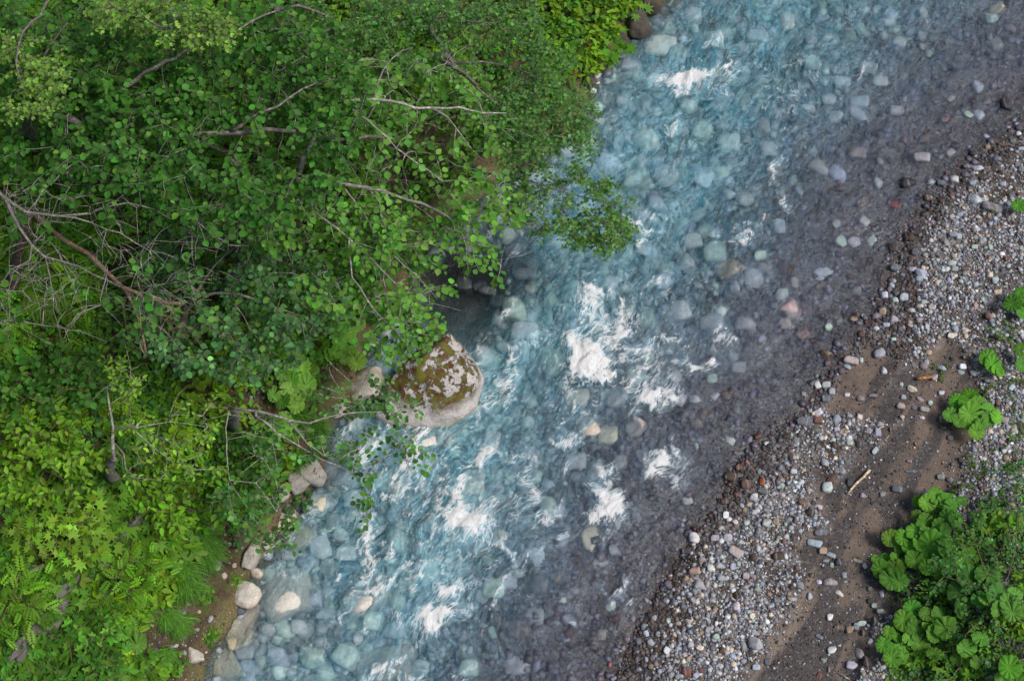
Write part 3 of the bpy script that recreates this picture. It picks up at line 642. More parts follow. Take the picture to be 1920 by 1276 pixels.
# submerged boulders and cobbles (px, py, w, h, angle, colour, height factor)
sub_list = [(1370,495,54,40,20,'cream',1.3),(1412,520,44,46,0,'lightgrey',.8),(1485,572,46,38,-30,'pink',1.3),(1400,605,40,28,0,'grey',1),(1340,465,44,42,0,'palegreen',.9),(1075,545,46,36,0,'lightgrey',.8),
 (1215,595,42,36,0,'palegreen',.8),(1040,672,62,56,0,'palegreen',1.0),(985,612,54,48,0,'lightgrey',.9),(965,575,48,48,0,'palegreen',1.0),(905,662,36,46,20,'lightgrey',.9),(800,1060,52,52,0,'palegreen',1.2),
 (530,1105,100,88,20,'cream',1.62),(682,1112,92,60,30,'cream',1.5),(722,1240,120,66,10,'cream',.9),(650,1222,44,52,-30,'palegreen',.9),(460,1218,38,30,10,'lightgrey',1.5),(585,1118,38,32,0,'lightgrey',1.4),
 (1105,795,48,42,0,'cream',1.3),(1195,797,42,38,-30,'pink',1.3),(890,1025,48,42,30,'pink',1.0),(925,1100,42,36,0,'palegreen',.9),(955,1092,30,28,0,'bluegrey',.9),(635,1000,32,30,0,'lightgrey',1.0),
 (660,1062,34,28,0,'purple',1),(560,1000,60,50,20,'cream',1.1),(590,938,52,42,0,'cream',1.5),(645,892,60,36,0,'lightgrey',1.3),(795,812,110,60,15,'cream',1.62),(770,862,86,50,20,'cream',1.0),(700,830,70,50,0,'lightgrey',.8),
 (1440,730,62,26,0,'palegreen',.8),(1210,255,60,44,-30,'cream',.8),(1172,190,36,20,-10,'white',2.2),(1125,225,18,14,0,'white',2.0),(1355,190,42,30,0,'lightgrey',.9),(1290,195,36,30,0,'palegreen',.9),
 (1200,330,62,44,0,'palegreen',.8),(1252,325,56,42,-20,'lightgrey',.8),(1080,332,32,22,0,'white',1.7),(1045,448,52,30,0,'white',1.4),(965,465,36,30,0,'pink',1.1),(985,510,42,28,0,'white',1.3),(870,527,40,30,-10,'slate',1.2),
 (915,540,34,22,-10,'slate',1.1),(900,535,26,20,0,'slate',1.1),(935,560,36,26,0,'slate',1.1),(1690,76,28,22,0,'lightgrey',1.2),(1615,186,38,28,0,'bluegrey',1),(1555,182,26,22,0,'lightgrey',1),
 (1652,150,28,20,0,'lightgrey',1),(1612,210,50,36,-40,'bluegrey',.8),(1730,290,30,22,-10,'lightgrey',1.4),(1540,310,44,36,-30,'lightgrey',.9),(1572,325,40,30,-40,'bluegrey',.9),(1875,12,34,22,10,'cream',1.6),
 (1862,30,24,20,0,'palegreen',1),(1890,192,20,24,0,'black',1.5),(1772,220,16,16,0,'reddish',1.3),(1680,381,22,17,-20,'rust',1.2),(1610,283,34,22,0,'pink',1),(1735,258,18,18,0,'tan',1),(1570,215,30,26,0,'palegreen',.9),
 (1552,661,26,18,0,'brown',1.3),(1555,510,60,40,0,'bluegrey',.6),(1470,550,30,28,0,'lightgrey',.8),(1275,575,50,50,0,'lightgrey',.7),(1085,740,50,40,0,'cream',.8),(1175,910,44,30,0,'purple',1),(1165,865,34,30,0,'grey',1),
 (1080,860,40,36,0,'lightgrey',.9),(1030,950,36,46,0,'palegreen',.9),(1110,1010,40,50,30,'cream',.9),(1000,1040,46,40,0,'palegreen',.8),(950,1090,40,30,0,'palegreen',.8),(1010,1090,50,40,-20,'purple',.9),(1130,1060,44,36,0,'grey',.8),
 (905,1115,30,26,0,'lightgrey',1),(1055,1115,40,36,0,'palegreen',.8),(970,1180,60,40,0,'purple',.8),(1005,1150,40,40,0,'grey',.9),(880,1245,36,40,0,'palegreen',.9),(975,1250,60,40,0,'lightgrey',.8),(1060,1195,40,36,0,'bluegrey',.8),
 (790,1250,40,30,0,'lightgrey',.9),(610,1150,36,26,0,'bluegrey',1),(560,1175,34,30,0,'lightgrey',1.1),(700,1160,40,36,0,'palegreen',1.0),(520,1230,40,36,0,'bluegrey',1.1),(585,1230,50,40,0,'palegreen',1.0),
 (500,1180,30,24,0,'grey',1.2),(545,1215,30,26,0,'slate',1.1),(660,1150,30,30,0,'lightgrey',1),(740,1180,40,30,0,'bluegrey',1),(615,1060,34,34,0,'grey',1.1),(640,1085,30,26,0,'slate',1.1),(570,1060,28,28,0,'bluegrey',1.2),
 (540,1040,24,22,0,'lightgrey',1.2),(650,1030,40,36,0,'lightgrey',1.0),(625,975,30,30,0,'grey',1.1),(665,930,44,36,0,'lightgrey',1.0),(715,900,50,40,0,'palegreen',.9),(1120,640,40,40,0,'palegreen',.7),
 (1195,700,50,40,0,'palegreen',.8),(1160,740,50,46,0,'lightgrey',.8),(1140,810,40,40,0,'cream',.9),(1265,700,44,36,0,'lightgrey',.8),(1250,930,36,30,0,'bluegrey',.9),(880,900,60,50,0,'cream',.8),
 (1335,600,44,40,0,'lightgrey',.7),(1440,640,40,30,0,'bluegrey',.8),(1320,240,44,36,0,'palegreen',.8),(1370,260,46,40,0,'palegreen',.8),(1240,80,60,40,0,'cream',.7),(1300,20,44,36,0,'lightgrey',.8),(1340,70,40,34,0,'palegreen',.8),
 (1420,60,44,30,0,'bluegrey',.8),(1180,115,40,26,0,'lightgrey',.9),(1235,150,50,36,0,'lightgrey',.8),(1010,385,20,16,0,'white',1.6),(990,395,18,14,0,'white',1.6),(1030,375,22,18,0,'white',1.6),(1015,405,20,14,0,'lightgrey',1.6),
 (985,365,18,14,0,'lightgrey',1.5),(1048,398,24,18,0,'lightgrey',1.4)]
sp = []
for (px, py, w_, h_, a_, c_, hz) in sub_list:
    o = put_stone(px, py, w_, h_, a_, c_, hz=hz, sub=True, name='submerged_stone', proto=(8 if w_ > 80 else None))
    if w_ > 80: o.color = (.52, .50, .46, 1)
    SUBM.append(dict(o=o, px=px, py=py, cw=CW[c_], w=max(w_, h_))); sp.append((px, py, max(w_, h_) / 2))
tries = 0
while len(SUBM) < 298 and tries < 20000:
    tries += 1
    px, py = random.uniform(395, 1915), random.uniform(2, 1272); p0 = P(px, py, -.2)
    lf, rt, v_ = fields(np.array([p0[0]]), np.array([p0[1]]))
    if lf[0] > -.1 or rt[0] > -.05: continue
    if POOL_SHADE(np.array([p0[0]]), np.array([p0[1]]))[0] > .4: continue
    r0 = random.uniform(11, 26) * (1.1 - .6 * v_[0])
    if any((px - a) ** 2 + (py - b) ** 2 < ((c + r0) * .85) ** 2 for a, b, c in sp): continue
    c_ = random.choice(['palegreen', 'lightgrey', 'lightgrey', 'bluegrey', 'white', 'grey', 'cream', 'slate'] if v_[0] < .55 else ['purple', 'grey', 'bluegrey', 'pink', 'slate', 'palegreen', 'lightgrey', 'reddish', 'brown'])
    o = put_stone(px, py, r0 * 2, r0 * 2 * random.uniform(.6, 1), random.uniform(0, 180), c_, hz=.9, sub=True, name='submerged_stone')
    SUBM.append(dict(o=o, px=px, py=py, cw=CW[c_], w=r0 * 2)); sp.append((px, py, r0))
for b in SUBM:
    b['size'] = 'large' if b['w'] > 44 else ('medium' if b['w'] > 26 else 'small')
    b['o']['category'] = 'submerged stone'; b['o']['group'] = 'stones under the river water'
label_all(SUBM, 'underwater stone', '')

# loose pebbles nobody could count
def pebble_mesh(name, x, y, r, cols, flat=.6, sub=1):
    z = H(x, y); n = len(x); V = []; F = []; C = []; off = 0
    per = 12; tv = [rock_verts(sub, 300 + k, 7, 12, .1)[0] for k in range(per)]; tf = ICO[sub][1]
    k_of = rng.integers(0, per, n)
    for k in range(per):
        m = k_of == k; c = int(m.sum())
        if not c: continue
        a = rng.random(c) * 6.283; asp = rng.uniform(.6, 1, c)
        v_ = np.repeat(tv[k][None], c, 0) * np.stack([r[m], r[m] * asp, r[m] * flat * asp], 1)[:, None]
        ca_, sa_ = np.cos(a)[:, None], np.sin(a)[:, None]
        v2 = np.stack([v_[..., 0] * ca_ - v_[..., 1] * sa_, v_[..., 0] * sa_ + v_[..., 1] * ca_, v_[..., 2]], -1)
        v2 += np.stack([x[m], y[m], z[m] + r[m] * flat * .35], 1)[:, None]
        V.append(v2.reshape(-1, 3)); F.append((tf[None] + (np.arange(c) * len(tv[k]) + off)[:, None, None]).reshape(-1, 3)); off += c * len(tv[k])
        C.append(np.repeat(cols[m], len(tv[k]), 0))
    return mesh_np(name, np.concatenate(V), np.concatenate(F), np.concatenate(C))
def pcol(keys, n, amt=.22):
    base = np.array([PAL[k] for k in keys]); return np.clip(base[rng.integers(0, len(keys), n)] * np.exp(rng.normal(0, amt, (n, 1))), .01, .75)
barpal = ['white', 'white', 'lightgrey', 'lightgrey', 'lightgrey', 'bluegrey', 'bluegrey', 'bluegrey', 'grey', 'grey', 'grey', 'slate', 'slate', 'purple', 'purple', 'palegreen', 'lightgrey', 'tan', 'cream', 'brown']
N = 125000; px, py = rng.uniform(1060, 1990, N), rng.uniform(180, 1330, N); p0 = P(px, py, .05)
d, rt, mu = bar_density(p0[:, 0], p0[:, 1]); k = rng.random(N) < d * .9
x, y, rt, mu = p0[k, 0], p0[k, 1], rt[k], mu[k]; n = len(x)
r = np.clip(.010 + rng.exponential(.0125, n), .010, .055) * (1 - .45 * mu)
cols = pcol(barpal, n); drk = rng.random(n) < np.clip(ss(.75, .25, rt + .55 * n2(x, y, .7, 66.0, 3)) * .97 + mu * .7, 0, 1)
cols[drk] = pcol(['slate', 'brown', 'darkbrown', 'black', 'slate', 'darkbrown', 'darkbrown', 'black', 'purple'], int(drk.sum()))
link('gravel', pebble_mesh('gravel', x, y, r, cols * .92), M_PEB, kind='stuff', label='mixed grey and brown pebbles covering the gravel bar', category='gravel')
N = 9000; px, py = rng.uniform(280, 760, N), rng.uniform(560, 1330, N); p0 = G(px, py)
lf, rt, v_ = fields(p0[:, 0], p0[:, 1]); k = (lf > -.1) & (lf < 1.7) & (rng.random(N) < .15 + ss(-.2, .3, n2(p0[:, 0], p0[:, 1], 1.6, 83.0, 3))); x, y = p0[k, 0], p0[k, 1]; n = len(x)
link('bank_gravel', pebble_mesh('bank_gravel', x, y, np.clip(.008 + rng.exponential(.011, n), .008, .06), pcol(['darkbrown', 'brown', 'slate', 'black', 'darkbrown', 'tan', 'grey', 'brown'], n, .3)), M_PEB, kind='stuff', label='dark chips of stone strewn over the bare left bank', category='gravel')
N = 42000; px, py = rng.uniform(360, 1960, N), rng.uniform(-40, 1320, N); p0 = P(px, py, -.25)
lf, rt, v_ = fields(p0[:, 0], p0[:, 1]); k = (lf < 0) & (rt < .1) & (rng.random(N) < np.interp(v_, [0, .5, 1], [.5, .6, 1.0])) & (rng.random(N) > POOL_SHADE(p0[:, 0], p0[:, 1]))
x, y, v_ = p0[k, 0], p0[k, 1], v_[k]; n = len(x)
r = np.clip(.022 + rng.exponential(.030, n), .022, .15) * np.interp(v_, [0, .45, .75, 1], [1.5, 1.35, .8, .55])
cols = pcol(['palegreen', 'lightgrey', 'bluegrey', 'grey', 'slate', 'lightgrey', 'palegreen'], n, .35) * 1.35
pr = rng.random(n) < ss(.35, .75, v_); cols[pr] = pcol(['purple', 'purple', 'grey', 'brown', 'slate', 'slate', 'grey', 'reddish', 'palegreen', 'bluegrey', 'bluegrey', 'lightgrey'], int(pr.sum()), .3) * np.array([.72, .64, .78])
link('riverbed_gravel', pebble_mesh('riverbed_gravel', x, y, r, cols, .55), M_PEB, kind='stuff', label='cobbles and pebbles lining the river bed', category='gravel')

# ------------------------------------------------------------------ river water
wx, wy = axis(-7.5, 12.0, .026, 45), axis(-8.2, 11.8, .026, 45)
X, Y = np.meshgrid(wx, wy); sh = X.shape; X = X.ravel(); Y = Y.ravel()
left, right, v = fields(X, Y)
keep = (left < .7) & (right < .9)
FC = grid_faces(len(wx), len(wy)); FC = FC[keep[FC].all(1)]
used = np.unique(FC); rem = np.full(len(X), -1); rem[used] = np.arange(len(used)); FC = rem[FC]
X, Y, left, right, v = X[used], Y[used], left[used], right[used], v[used]
u_ = X * FLOW[0] + Y * FLOW[1]; c_ = -X * FLOW[1] + Y * FLOW[0]
# domain-warped flow coordinates
w1 = n2(X, Y, .8, 41.0, 3); w2 = n2(X, Y, .8, 57.0, 3); w3 = n2(X, Y, 2.6, 63.0, 3); w4 = n2(X, Y, 2.6, 71.0, 3)
fu = u_ + .45 * w1 + .06 * w3; fc = c_ + .45 * w2 + .06 * w4
flow = np.stack([fu * .26, fc, w1 * .4], -1)
BPX, BPY = PX(np.stack([X, Y, np.zeros_like(X)], -1))
bpx = BPX + 26 * w3 + 14 * n2(X, Y, 7, 5.0, 3); bpy_ = BPY + 26 * w4 + 14 * n2(X, Y, 7, 15.0, 3)
foam_blobs = [(1290,142,75,20,0,1.1),(1250,150,30,10,10,.6),(1370,130,26,14,30,.9),(1330,165,50,16,0,.45),(1115,585,34,50,10,.8),(1105,675,42,30,10,1.5),(1130,700,30,14,0,1.0),(1085,650,24,26,0,.9),(1112,543,32,12,0,.8),(1160,560,16,34,20,.6),
 (1150,620,20,40,-20,.8),(1175,650,70,10,-10,.55),(1240,640,60,9,20,.6),(1315,692,28,14,0,1.05),(1285,672,26,22,0,.6),(1352,640,22,18,-30,.7),(1215,752,44,22,0,1.25),(1255,735,30,18,30,.8),(1200,720,60,30,0,.4),(1060,828,24,12,0,.85),
 (1040,790,12,50,10,.4),(910,852,40,18,30,.95),(880,860,30,10,20,.6),(960,850,60,10,0,.4),(1240,872,32,28,-45,1.15),(1270,845,30,14,-60,.8),(1300,880,50,40,0,.3),(1142,958,34,24,0,1.3),(1122,925,18,36,10,1.0),(1135,880,12,34,10,.7),(1165,950,16,20,30,.9),
 (865,975,38,36,0,1.6),(895,955,40,26,40,.8),(925,1010,26,16,0,.45),(905,995,30,18,-20,.5),(803,1163,36,26,0,1.45),(840,1115,26,32,-30,.8),(860,1095,30,18,20,.6),(870,1140,36,12,30,.5),(740,1165,60,9,0,.45),(683,1000,18,46,0,.95),(690,1060,14,34,0,.6),
 (730,1095,40,14,40,.9),(705,1105,20,18,0,.7),(760,1060,50,16,50,.5),(945,725,14,26,10,.8),(960,700,40,10,50,.6),(925,765,50,10,20,.5),(985,660,50,8,35,.5),(990,925,12,46,-10,.7),(1000,880,8,40,0,.5),(950,1020,9,30,10,.75),
 (960,940,12,30,0,.45),(1155,1105,9,34,-35,.8),(1180,1125,8,16,-45,.6),(1135,1100,8,14,0,.5),(1385,445,34,14,20,.8),(1395,412,10,20,-40,.5),(1470,392,12,22,0,.75),(1205,420,34,8,-10,.8),(1190,440,20,8,0,.5),(735,1270,44,12,0,.8),
 (1150,1000,40,10,30,.35),(1060,1000,16,30,0,.4),(1075,1160,9,34,30,.5),(905,745,50,50,0,.25),(1230,330,30,8,0,.3),(900,770,16,34,-45,.8),(780,790,60,8,15,.3),(1180,690,120,60,0,.18),(1000,980,220,160,0,.10),(820,920,120,60,0,.16),(1350,660,80,50,0,.16),
 (520,1055,20,8,0,.5),(540,1070,40,10,0,.4),(1280,900,26,16,-40,.5),(1080,760,40,40,0,.25),(620,930,60,9,30,.4),(770,900,50,8,40,.4),(700,950,60,8,40,.35)]
fm = np.zeros_like(X)
_rs = random.Random(5)
for b in SUBM:                                           # small breaking crests trail downstream of the shallow boulders
    vb = fields(np.array([b['o'].location.x]), np.array([b['o'].location.y]))[2][0]
    if b['w'] > 28 and vb < .66 and b['py'] > 60 and not (b['px'] < 620 and b['py'] > 1000) and not (780 < b['px'] < 960 and 450 < b['py'] < 640) and _rs.random() < (.65 if b['py'] > 600 else .3):
        q_ = b['o'].location; x_, y_ = PX(np.array([q_.x + FLOW[0] * .22, q_.y + FLOW[1] * .22, 0])); foam_blobs.append((x_, y_, b['w'] * _rs.uniform(.5, .9), b['w'] * _rs.uniform(.10, .25), _rs.uniform(30, 75), _rs.uniform(.45, .85)))
for (a, b, ra, rb, an, s_) in foam_blobs:
    ra *= .72; rb *= .72; c, s2 = math.cos(R(-an)), math.sin(R(-an)); m = (np.abs(BPX - a) < 4 * max(ra, rb)) & (np.abs(BPY - b) < 4 * max(ra, rb))
    dx, dy = bpx[m] - a, bpy_[m] - b; q = ((dx * c + dy * s2) / ra) ** 2 + ((-dx * s2 + dy * c) / rb) ** 2
    fm[m] = np.maximum(fm[m], s_ * np.exp(-q * .75)) + .25 * np.minimum(fm[m], s_ * np.exp(-q * .75))
fp = np.stack([fu * 1.1, fc * 1.9, w3 * .8], -1)
rg1 = 1 - np.abs(fbm(fp * 1.5 + 7, 4)) * 3.2; rg2 = 1 - np.abs(fbm(fp * 3.6 + 27, 4)) * 3.0
lace = np.clip(rg1, 0, 1) ** 3 * .6 + np.clip(rg2, 0, 1) ** 3 * .5
turb = ss(-.1, -.9, left) * ss(-.6, -2.6, right)
band = np.interp(v, [0, .1, .3, .5, .62, .8, 1], [.05, .5, .9, .9, .55, .08, 0])
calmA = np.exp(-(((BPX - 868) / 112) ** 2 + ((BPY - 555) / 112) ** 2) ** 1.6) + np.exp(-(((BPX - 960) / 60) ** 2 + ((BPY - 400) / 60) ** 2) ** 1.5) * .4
upst = ss(430, 640, BPY)
foam = (fm * (.42 + .85 * lace) + .5 * ss(.55, 1.2, fm)) * .95 + lace * band * (.34 + .14 * upst) * (1 - np.clip(calmA * 1.5, 0, 1)) * (.3 + .9 * ss(-.2, .5, n2(X, Y, .55, 90.0, 3)))
foam = np.clip(foam - .10, 0, 1.3); aer = np.clip(fm * .65 + .16 * band * upst * ss(-.2, .6, n2(X, Y, .7, 94.0, 3)), 0, 1)
calm = np.clip(calmA * 1.3 + .10 * ss(.6, .95, v) + .45 * np.exp(-(((BPX - 540) / 150) ** 2 + ((BPY - 1180) / 120) ** 2)), 0, 1)
amp = (.035 + .055 * band) * (1 - calm * .9) * ss(.15, -.25, right) * ss(.2, -.2, left) + .005
z = amp * (1.5 * fbm(np.stack([fu * .8, fc * 1.8, w1], -1) + 3, 5, gain=.55) + .5 * (np.clip(rg1, -1, 1) * .5)) + np.clip(fm, 0, 1.2) * (.05 + .07 * np.clip(fbm(fp * 3 + 1, 4), -1, 1))
# the river wells up over the boulders just under its surface
for b in SUBM:
    if b['w'] > 34:
        l = b['o'].location; z += .035 * np.exp(-((X - l.x) ** 2 + (Y - l.y) ** 2) / (.004 + (b['w'] / 170) ** 2)) * (1 - calm)
dep = np.maximum(-H(X, Y), 0)
milk = (1 - np.exp(-dep * .68)) * (1 - .8 * np.clip(calmA, 0, 1)) * np.interp(v, [0, .15, .5, .8, 1], [.6, .82, .82, .72, .65]) + .05 * turb + (.07 + .02 * ss(.5, .8, v)) * ss(.12, -.3, right) * (1 - .8 * np.clip(calmA, 0, 1))
lower_left = np.exp(-(((BPX - 560) / 170) ** 2 + ((BPY - 1180) / 130) ** 2))
milk *= 1 - .55 * lower_left
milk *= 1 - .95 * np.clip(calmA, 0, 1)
M_WATER = water_material()
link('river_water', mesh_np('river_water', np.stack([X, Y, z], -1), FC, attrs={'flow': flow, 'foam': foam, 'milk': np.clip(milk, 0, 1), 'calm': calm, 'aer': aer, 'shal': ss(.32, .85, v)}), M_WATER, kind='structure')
del X, Y, z, foam, flow, fu, fc, w1, w2, w3, w4

# ------------------------------------------------------------------ bank rocks
def moss_material(name, stone=(.42, .42, .44), lo=.0, moss_amt=.5, warm=(.36, .28, .2)):
    m, nt, out = mat(name); p = objc(nt); g = nt.nodes.new('ShaderNodeNewGeometry')
    sz = nt.nodes.new('ShaderNodeSeparateXYZ'); nt.links.new(g.outputs['Position'], sz.inputs[0]); nz = nt.nodes.new('ShaderNodeSeparateXYZ'); nt.links.new(g.outputs['Normal'], nz.inputs[0])
    big_ = noise(nt, p, 3.2, 6, .7, .3); nf = noise(nt, p, 40, 4, .65); md = noise(nt, p, 9, 5, .6)
    base = mixc(nt, ramp(nt, md, [(.3, 0), (.7, 1)]), tuple(.72 * c for c in stone), tuple(1.12 * c for c in stone))
    base = mixc(nt, ramp(nt, mth(nt, 'ADD', mth(nt, 'MULTIPLY', sz.outputs[2], -1.6), mth(nt, 'ADD', big_, .10)), [(.30, 0), (.6, .85)]), base, warm)
    base = mixc(nt, 1.0, base, ramp(nt, nf, [(.3, .75), (.7, 1.2)]), 'MULTIPLY')
    mo = mth(nt, 'ADD', mth(nt, 'MULTIPLY', big_, 1.0), mth(nt, 'MULTIPLY', md, .35))
    top = ramp(nt, mth(nt, 'ADD', sz.outputs[2], mth(nt, 'MULTIPLY', md, .3)), [(lo + .30, 0), (lo + .48, 1)])
    mf = mth(nt, 'MULTIPLY', ramp(nt, mo, [(.70 - moss_amt * .12, 0), (.745 - moss_amt * .12, 1)]), top)
    mosc = mixc(nt, ramp(nt, noise(nt, p, 5, 3), [(.42, 0), (.58, 1)]), (.085, .040, .014), (.10, .10, .012))
    mosc = mixc(nt, 1.0, mosc, ramp(nt, nf, [(.3, .5), (.7, 1.4)]), 'MULTIPLY')
    col = mixc(nt, mf, base, mosc)
    wet = ramp(nt, mth(nt, 'ADD', sz.outputs[2], mth(nt, 'MULTIPLY', md, .1)), [(.08, 1), (.16, 0)])
    col = mixc(nt, mth(nt, 'MULTIPLY', wet, .5), col, mixc(nt, 1.0, col, (.7, .66, .6), 'MULTIPLY'))
    hh = mth(nt, 'ADD', mth(nt, 'MULTIPLY', md, .6), mth(nt, 'ADD', mth(nt, 'MULTIPLY', nf, .25), mth(nt, 'MULTIPLY', mf, .5)))
    bsdf(nt, out, col, mth(nt, 'SUBTRACT', .88, mth(nt, 'MULTIPLY', wet, .45)), .3, bump(nt, hh, .05, .9))
    return m
def plane_rock(name, planes, center, scale, seed, matr, label, category='rock', p=16, rough=.05, sub=5, rz=0, group=None):
    v_, f_ = ICO[sub]; n = np.array([q[:3] for q in planes], float); n /= np.linalg.norm(n, axis=1)[:, None]; hh = np.array([q[3] for q in planes])
    d = np.maximum(v_ @ n.T / hh, 0); r = (d ** p).sum(1) ** (-1 / p); q = v_ * r[:, None]
    q *= (1 + rough * fbm(v_ * 2.5 + seed, 5) + rough * .4 * fbm(v_ * 8 + seed, 4))[:, None]
    me = mesh_np(name, q * np.array(scale), f_)
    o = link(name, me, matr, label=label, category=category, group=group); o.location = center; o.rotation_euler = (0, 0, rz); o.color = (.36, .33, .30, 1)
    return o
M_MOSS = moss_material('mossy_stone', (.44, .42, .42), .12, .60, (.44, .38, .31)); M_MOSS2 = moss_material('pale_bank_stone', (.40, .37, .33), .25, -.1, (.42, .36, .24)); M_CREAM = moss_material('bleached_stone', (.5, .47, .42), 3.0, -1, (.42, .33, .24))
c0 = P(812, 722, .15)
planes = []
outline = [(832,632),(870,652),(893,683),(902,715),(890,755),(850,782),(795,792),(740,788),(708,772),(714,738),(746,698),(790,655)]
OW = np.array([P(a, b, .18)[:2] for a, b in outline]) - c0[:2]
for k in range(len(OW)):
    a, b = OW[k], OW[(k + 1) % len(OW)]; e = b - a; nn_ = np.array([-e[1], e[0]]); nn_ = nn_ / np.linalg.norm(nn_)
    if nn_ @ ((a + b) / 2) < 0: nn_ = -nn_
    hh = nn_ @ ((a + b) / 2)
    sl = .22
    nz_ = np.array([nn_[0], nn_[1], sl]); L = np.linalg.norm(nz_); planes.append((*(nz_ / L), hh / L * (1 + sl * .15)))
def pl(n, pt):
    n = np.array(n, float); n /= np.linalg.norm(n); planes.append((*n, float(n @ np.array(pt))))
pl((.10, -.18, 1), (0, 0, .62)); pl((-.62, .80, .62), (-.28, .30, .56)); pl((.85, .5, .75), (.55, .25, .52)); pl((-.15, -1, 1.0), (0, -.16, .58)); pl((.5, -1, .8), (.45, -.2, .5)); pl((-.75, -.2, 1.0), (-.45, -.05, .50))
planes.append((0, 0, -1, .8))
plane_rock('mossy_boulder', planes, (c0[0], c0[1], .18), (1, 1, 1), 4, M_MOSS, 'big grey boulder with brown and green moss at the edge of the rapids', 'boulder', p=34, rough=.10)
def bank_rock(px, py, wpx, hpx, hm, ang, m_, label, seed, lift=0, name='bank_rock', col=(.36, .33, .30), sub=4, group=None, npl=9, p=14, rough=.12):
    g = G(px, py); dpx = np.linalg.norm(g - CAM) / 2400
    v_, f_ = rock_verts(sub, seed, npl, p, rough)
    me = mesh_np(name, v_ * np.array([wpx * dpx / 2, hpx * dpx / 2, hm]), f_)
    o = link(name, me, m_, label=label, category='rock', group=group); o.location = (g[0], g[1], g[2] + hm * .2 + lift); o.rotation_euler = (random.uniform(-.15, .15), random.uniform(-.15, .15), R(ang)); o.color = (*col, 1)
    return o
bank_rock(690, 728, 72, 66, .35, 10, M_MOSS2, 'split tan rock wedged left of the mossy boulder', 31, .12, npl=6)
bank_rock(588, 890, 76, 44, .26, -20, M_MOSS2, 'angular pale rock with mossy top where the lower bank meets the water', 32, .1, npl=6)
bank_rock(566, 905, 44, 40, .2, 20, M_MOSS2, 'small mossy rock tucked left of the angular pale rock', 33, .05)
bank_rock(475, 1042, 26, 56, .2, -15, M_MOSS2, 'tall narrow pale rock at the waterline above the big cream boulder', 34, .1)
bank_rock(464, 1116, 58, 52, .22, 0, M_CREAM, 'rounded cream rock touching the bank left of the big cream boulder', 35, .1, npl=12, p=6)
bank_rock(484, 1076, 26, 22, .12, 0, M_CREAM, 'small cream rock between the bank and the big cream boulder', 36, .08, npl=12, p=6)
bank_rock(768, 772, 104, 46, .22, 12, M_CREAM, 'washed cream rock apron at the foot of the mossy boulder', 90, .02, npl=12, p=7)
for k, (a, b, c, d_, t) in enumerate([(502, 1018, 34, 28, 'above the tall narrow pale rock at the bend'), (535, 975, 60, 44, 'halfway between the bend and the small mossy rock'), (462, 1160, 70, 46, 'dipping under water below the rounded cream rock'), (620, 905, 44, 36, 'right of the angular pale rock with the mossy top')]):
    bank_rock(a, b, c, d_, .13, 30 + 17 * k, M_CREAM, 'low cream shore rock ' + t, 92 + k, .0, npl=10, p=8, rough=.2, group='cream rocks along the left waterline')
bank_rock(367, 1232, 38, 26, .12, -20, M_CREAM, 'pale flat rock on the brown slope near the bottom edge', 37, .03, npl=7)
bank_rock(406, 1058, 18, 22, .1, 0, M_MOSS2, 'small grey rock on bare soil beside the grass tufts', 38)
bank_rock(416, 1245, 60, 70, .1, 30, M_MOSS2, 'yellowish rock shelf dipping into the water at the bottom edge', 39, 0, npl=6)
bank_rock(445, 1190, 56, 60, .12, 30, M_MOSS2, 'yellow stained ledge dipping into the water below the rounded cream rock', 40, 0, npl=6)
bank_rock(532, 925, 30, 30, .12, 30, M_MOSS2, 'brown stone on the bare bank above the cream river rocks', 41)
bank_rock(640, 770, 40, 34, .18, 0, M_MOSS2, 'half hidden grey rock under twigs left of the split tan rock', 42, .05)
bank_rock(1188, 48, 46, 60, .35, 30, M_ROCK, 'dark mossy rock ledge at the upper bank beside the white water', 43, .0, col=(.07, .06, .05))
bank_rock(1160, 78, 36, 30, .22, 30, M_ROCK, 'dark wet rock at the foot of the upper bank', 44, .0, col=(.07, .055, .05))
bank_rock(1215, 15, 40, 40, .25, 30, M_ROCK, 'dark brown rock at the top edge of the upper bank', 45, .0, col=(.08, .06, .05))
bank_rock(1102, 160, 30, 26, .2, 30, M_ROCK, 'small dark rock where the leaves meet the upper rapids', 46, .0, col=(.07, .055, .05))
bank_rock(760, 480, 60, 60, .3, 30, M_ROCK, 'reddish brown bank rock above the dark still pool', 47, .0, col=(.12, .07, .05))
bank_rock(720, 575, 50, 60, .3, 30, M_MOSS2, 'grey bank rock behind hanging leaves left of the pool', 48, .0)
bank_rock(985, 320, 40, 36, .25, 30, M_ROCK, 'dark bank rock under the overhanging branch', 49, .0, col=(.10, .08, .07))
ledge = [(240, 1010, 70, 30, 38), (200, 1065, 80, 32, 40), (150, 1100, 60, 36, 42), (110, 1150, 70, 34, 48), (70, 1200, 80, 40, 50), (265, 975, 44, 24, 55)]
LB = ['topmost lichen grey piece of the rock ledge among the shrubs', 'second piece of the lichen grey rock ledge counted from its upper end', 'third piece of the lichen grey rock ledge counted from its upper end',
      'fourth piece of the lichen grey ledge, wide and pale', 'lowest and broadest piece of the lichen grey ledge', 'narrow grey rock standing just above the ledge']
for k, (a, b, c, d_, e) in enumerate(ledge):
    bank_rock(a, b, c * 1.3, d_ * 1.0, .36, e, M_ROCK, LB[k], 60 + k, .03, name='ledge_rock', col=(.13, .125, .115), group='rocks of the ledge among the shrubs', npl=10, p=22, rough=.5, sub=5)
srock = [(400, 990), (430, 1020), (360, 1100), (390, 1125), (345, 1150), (420, 1080), (370, 1180), (440, 1060), (330, 1210), (395, 1160), (350, 1065), (540, 950), (525, 900), (545, 885)]
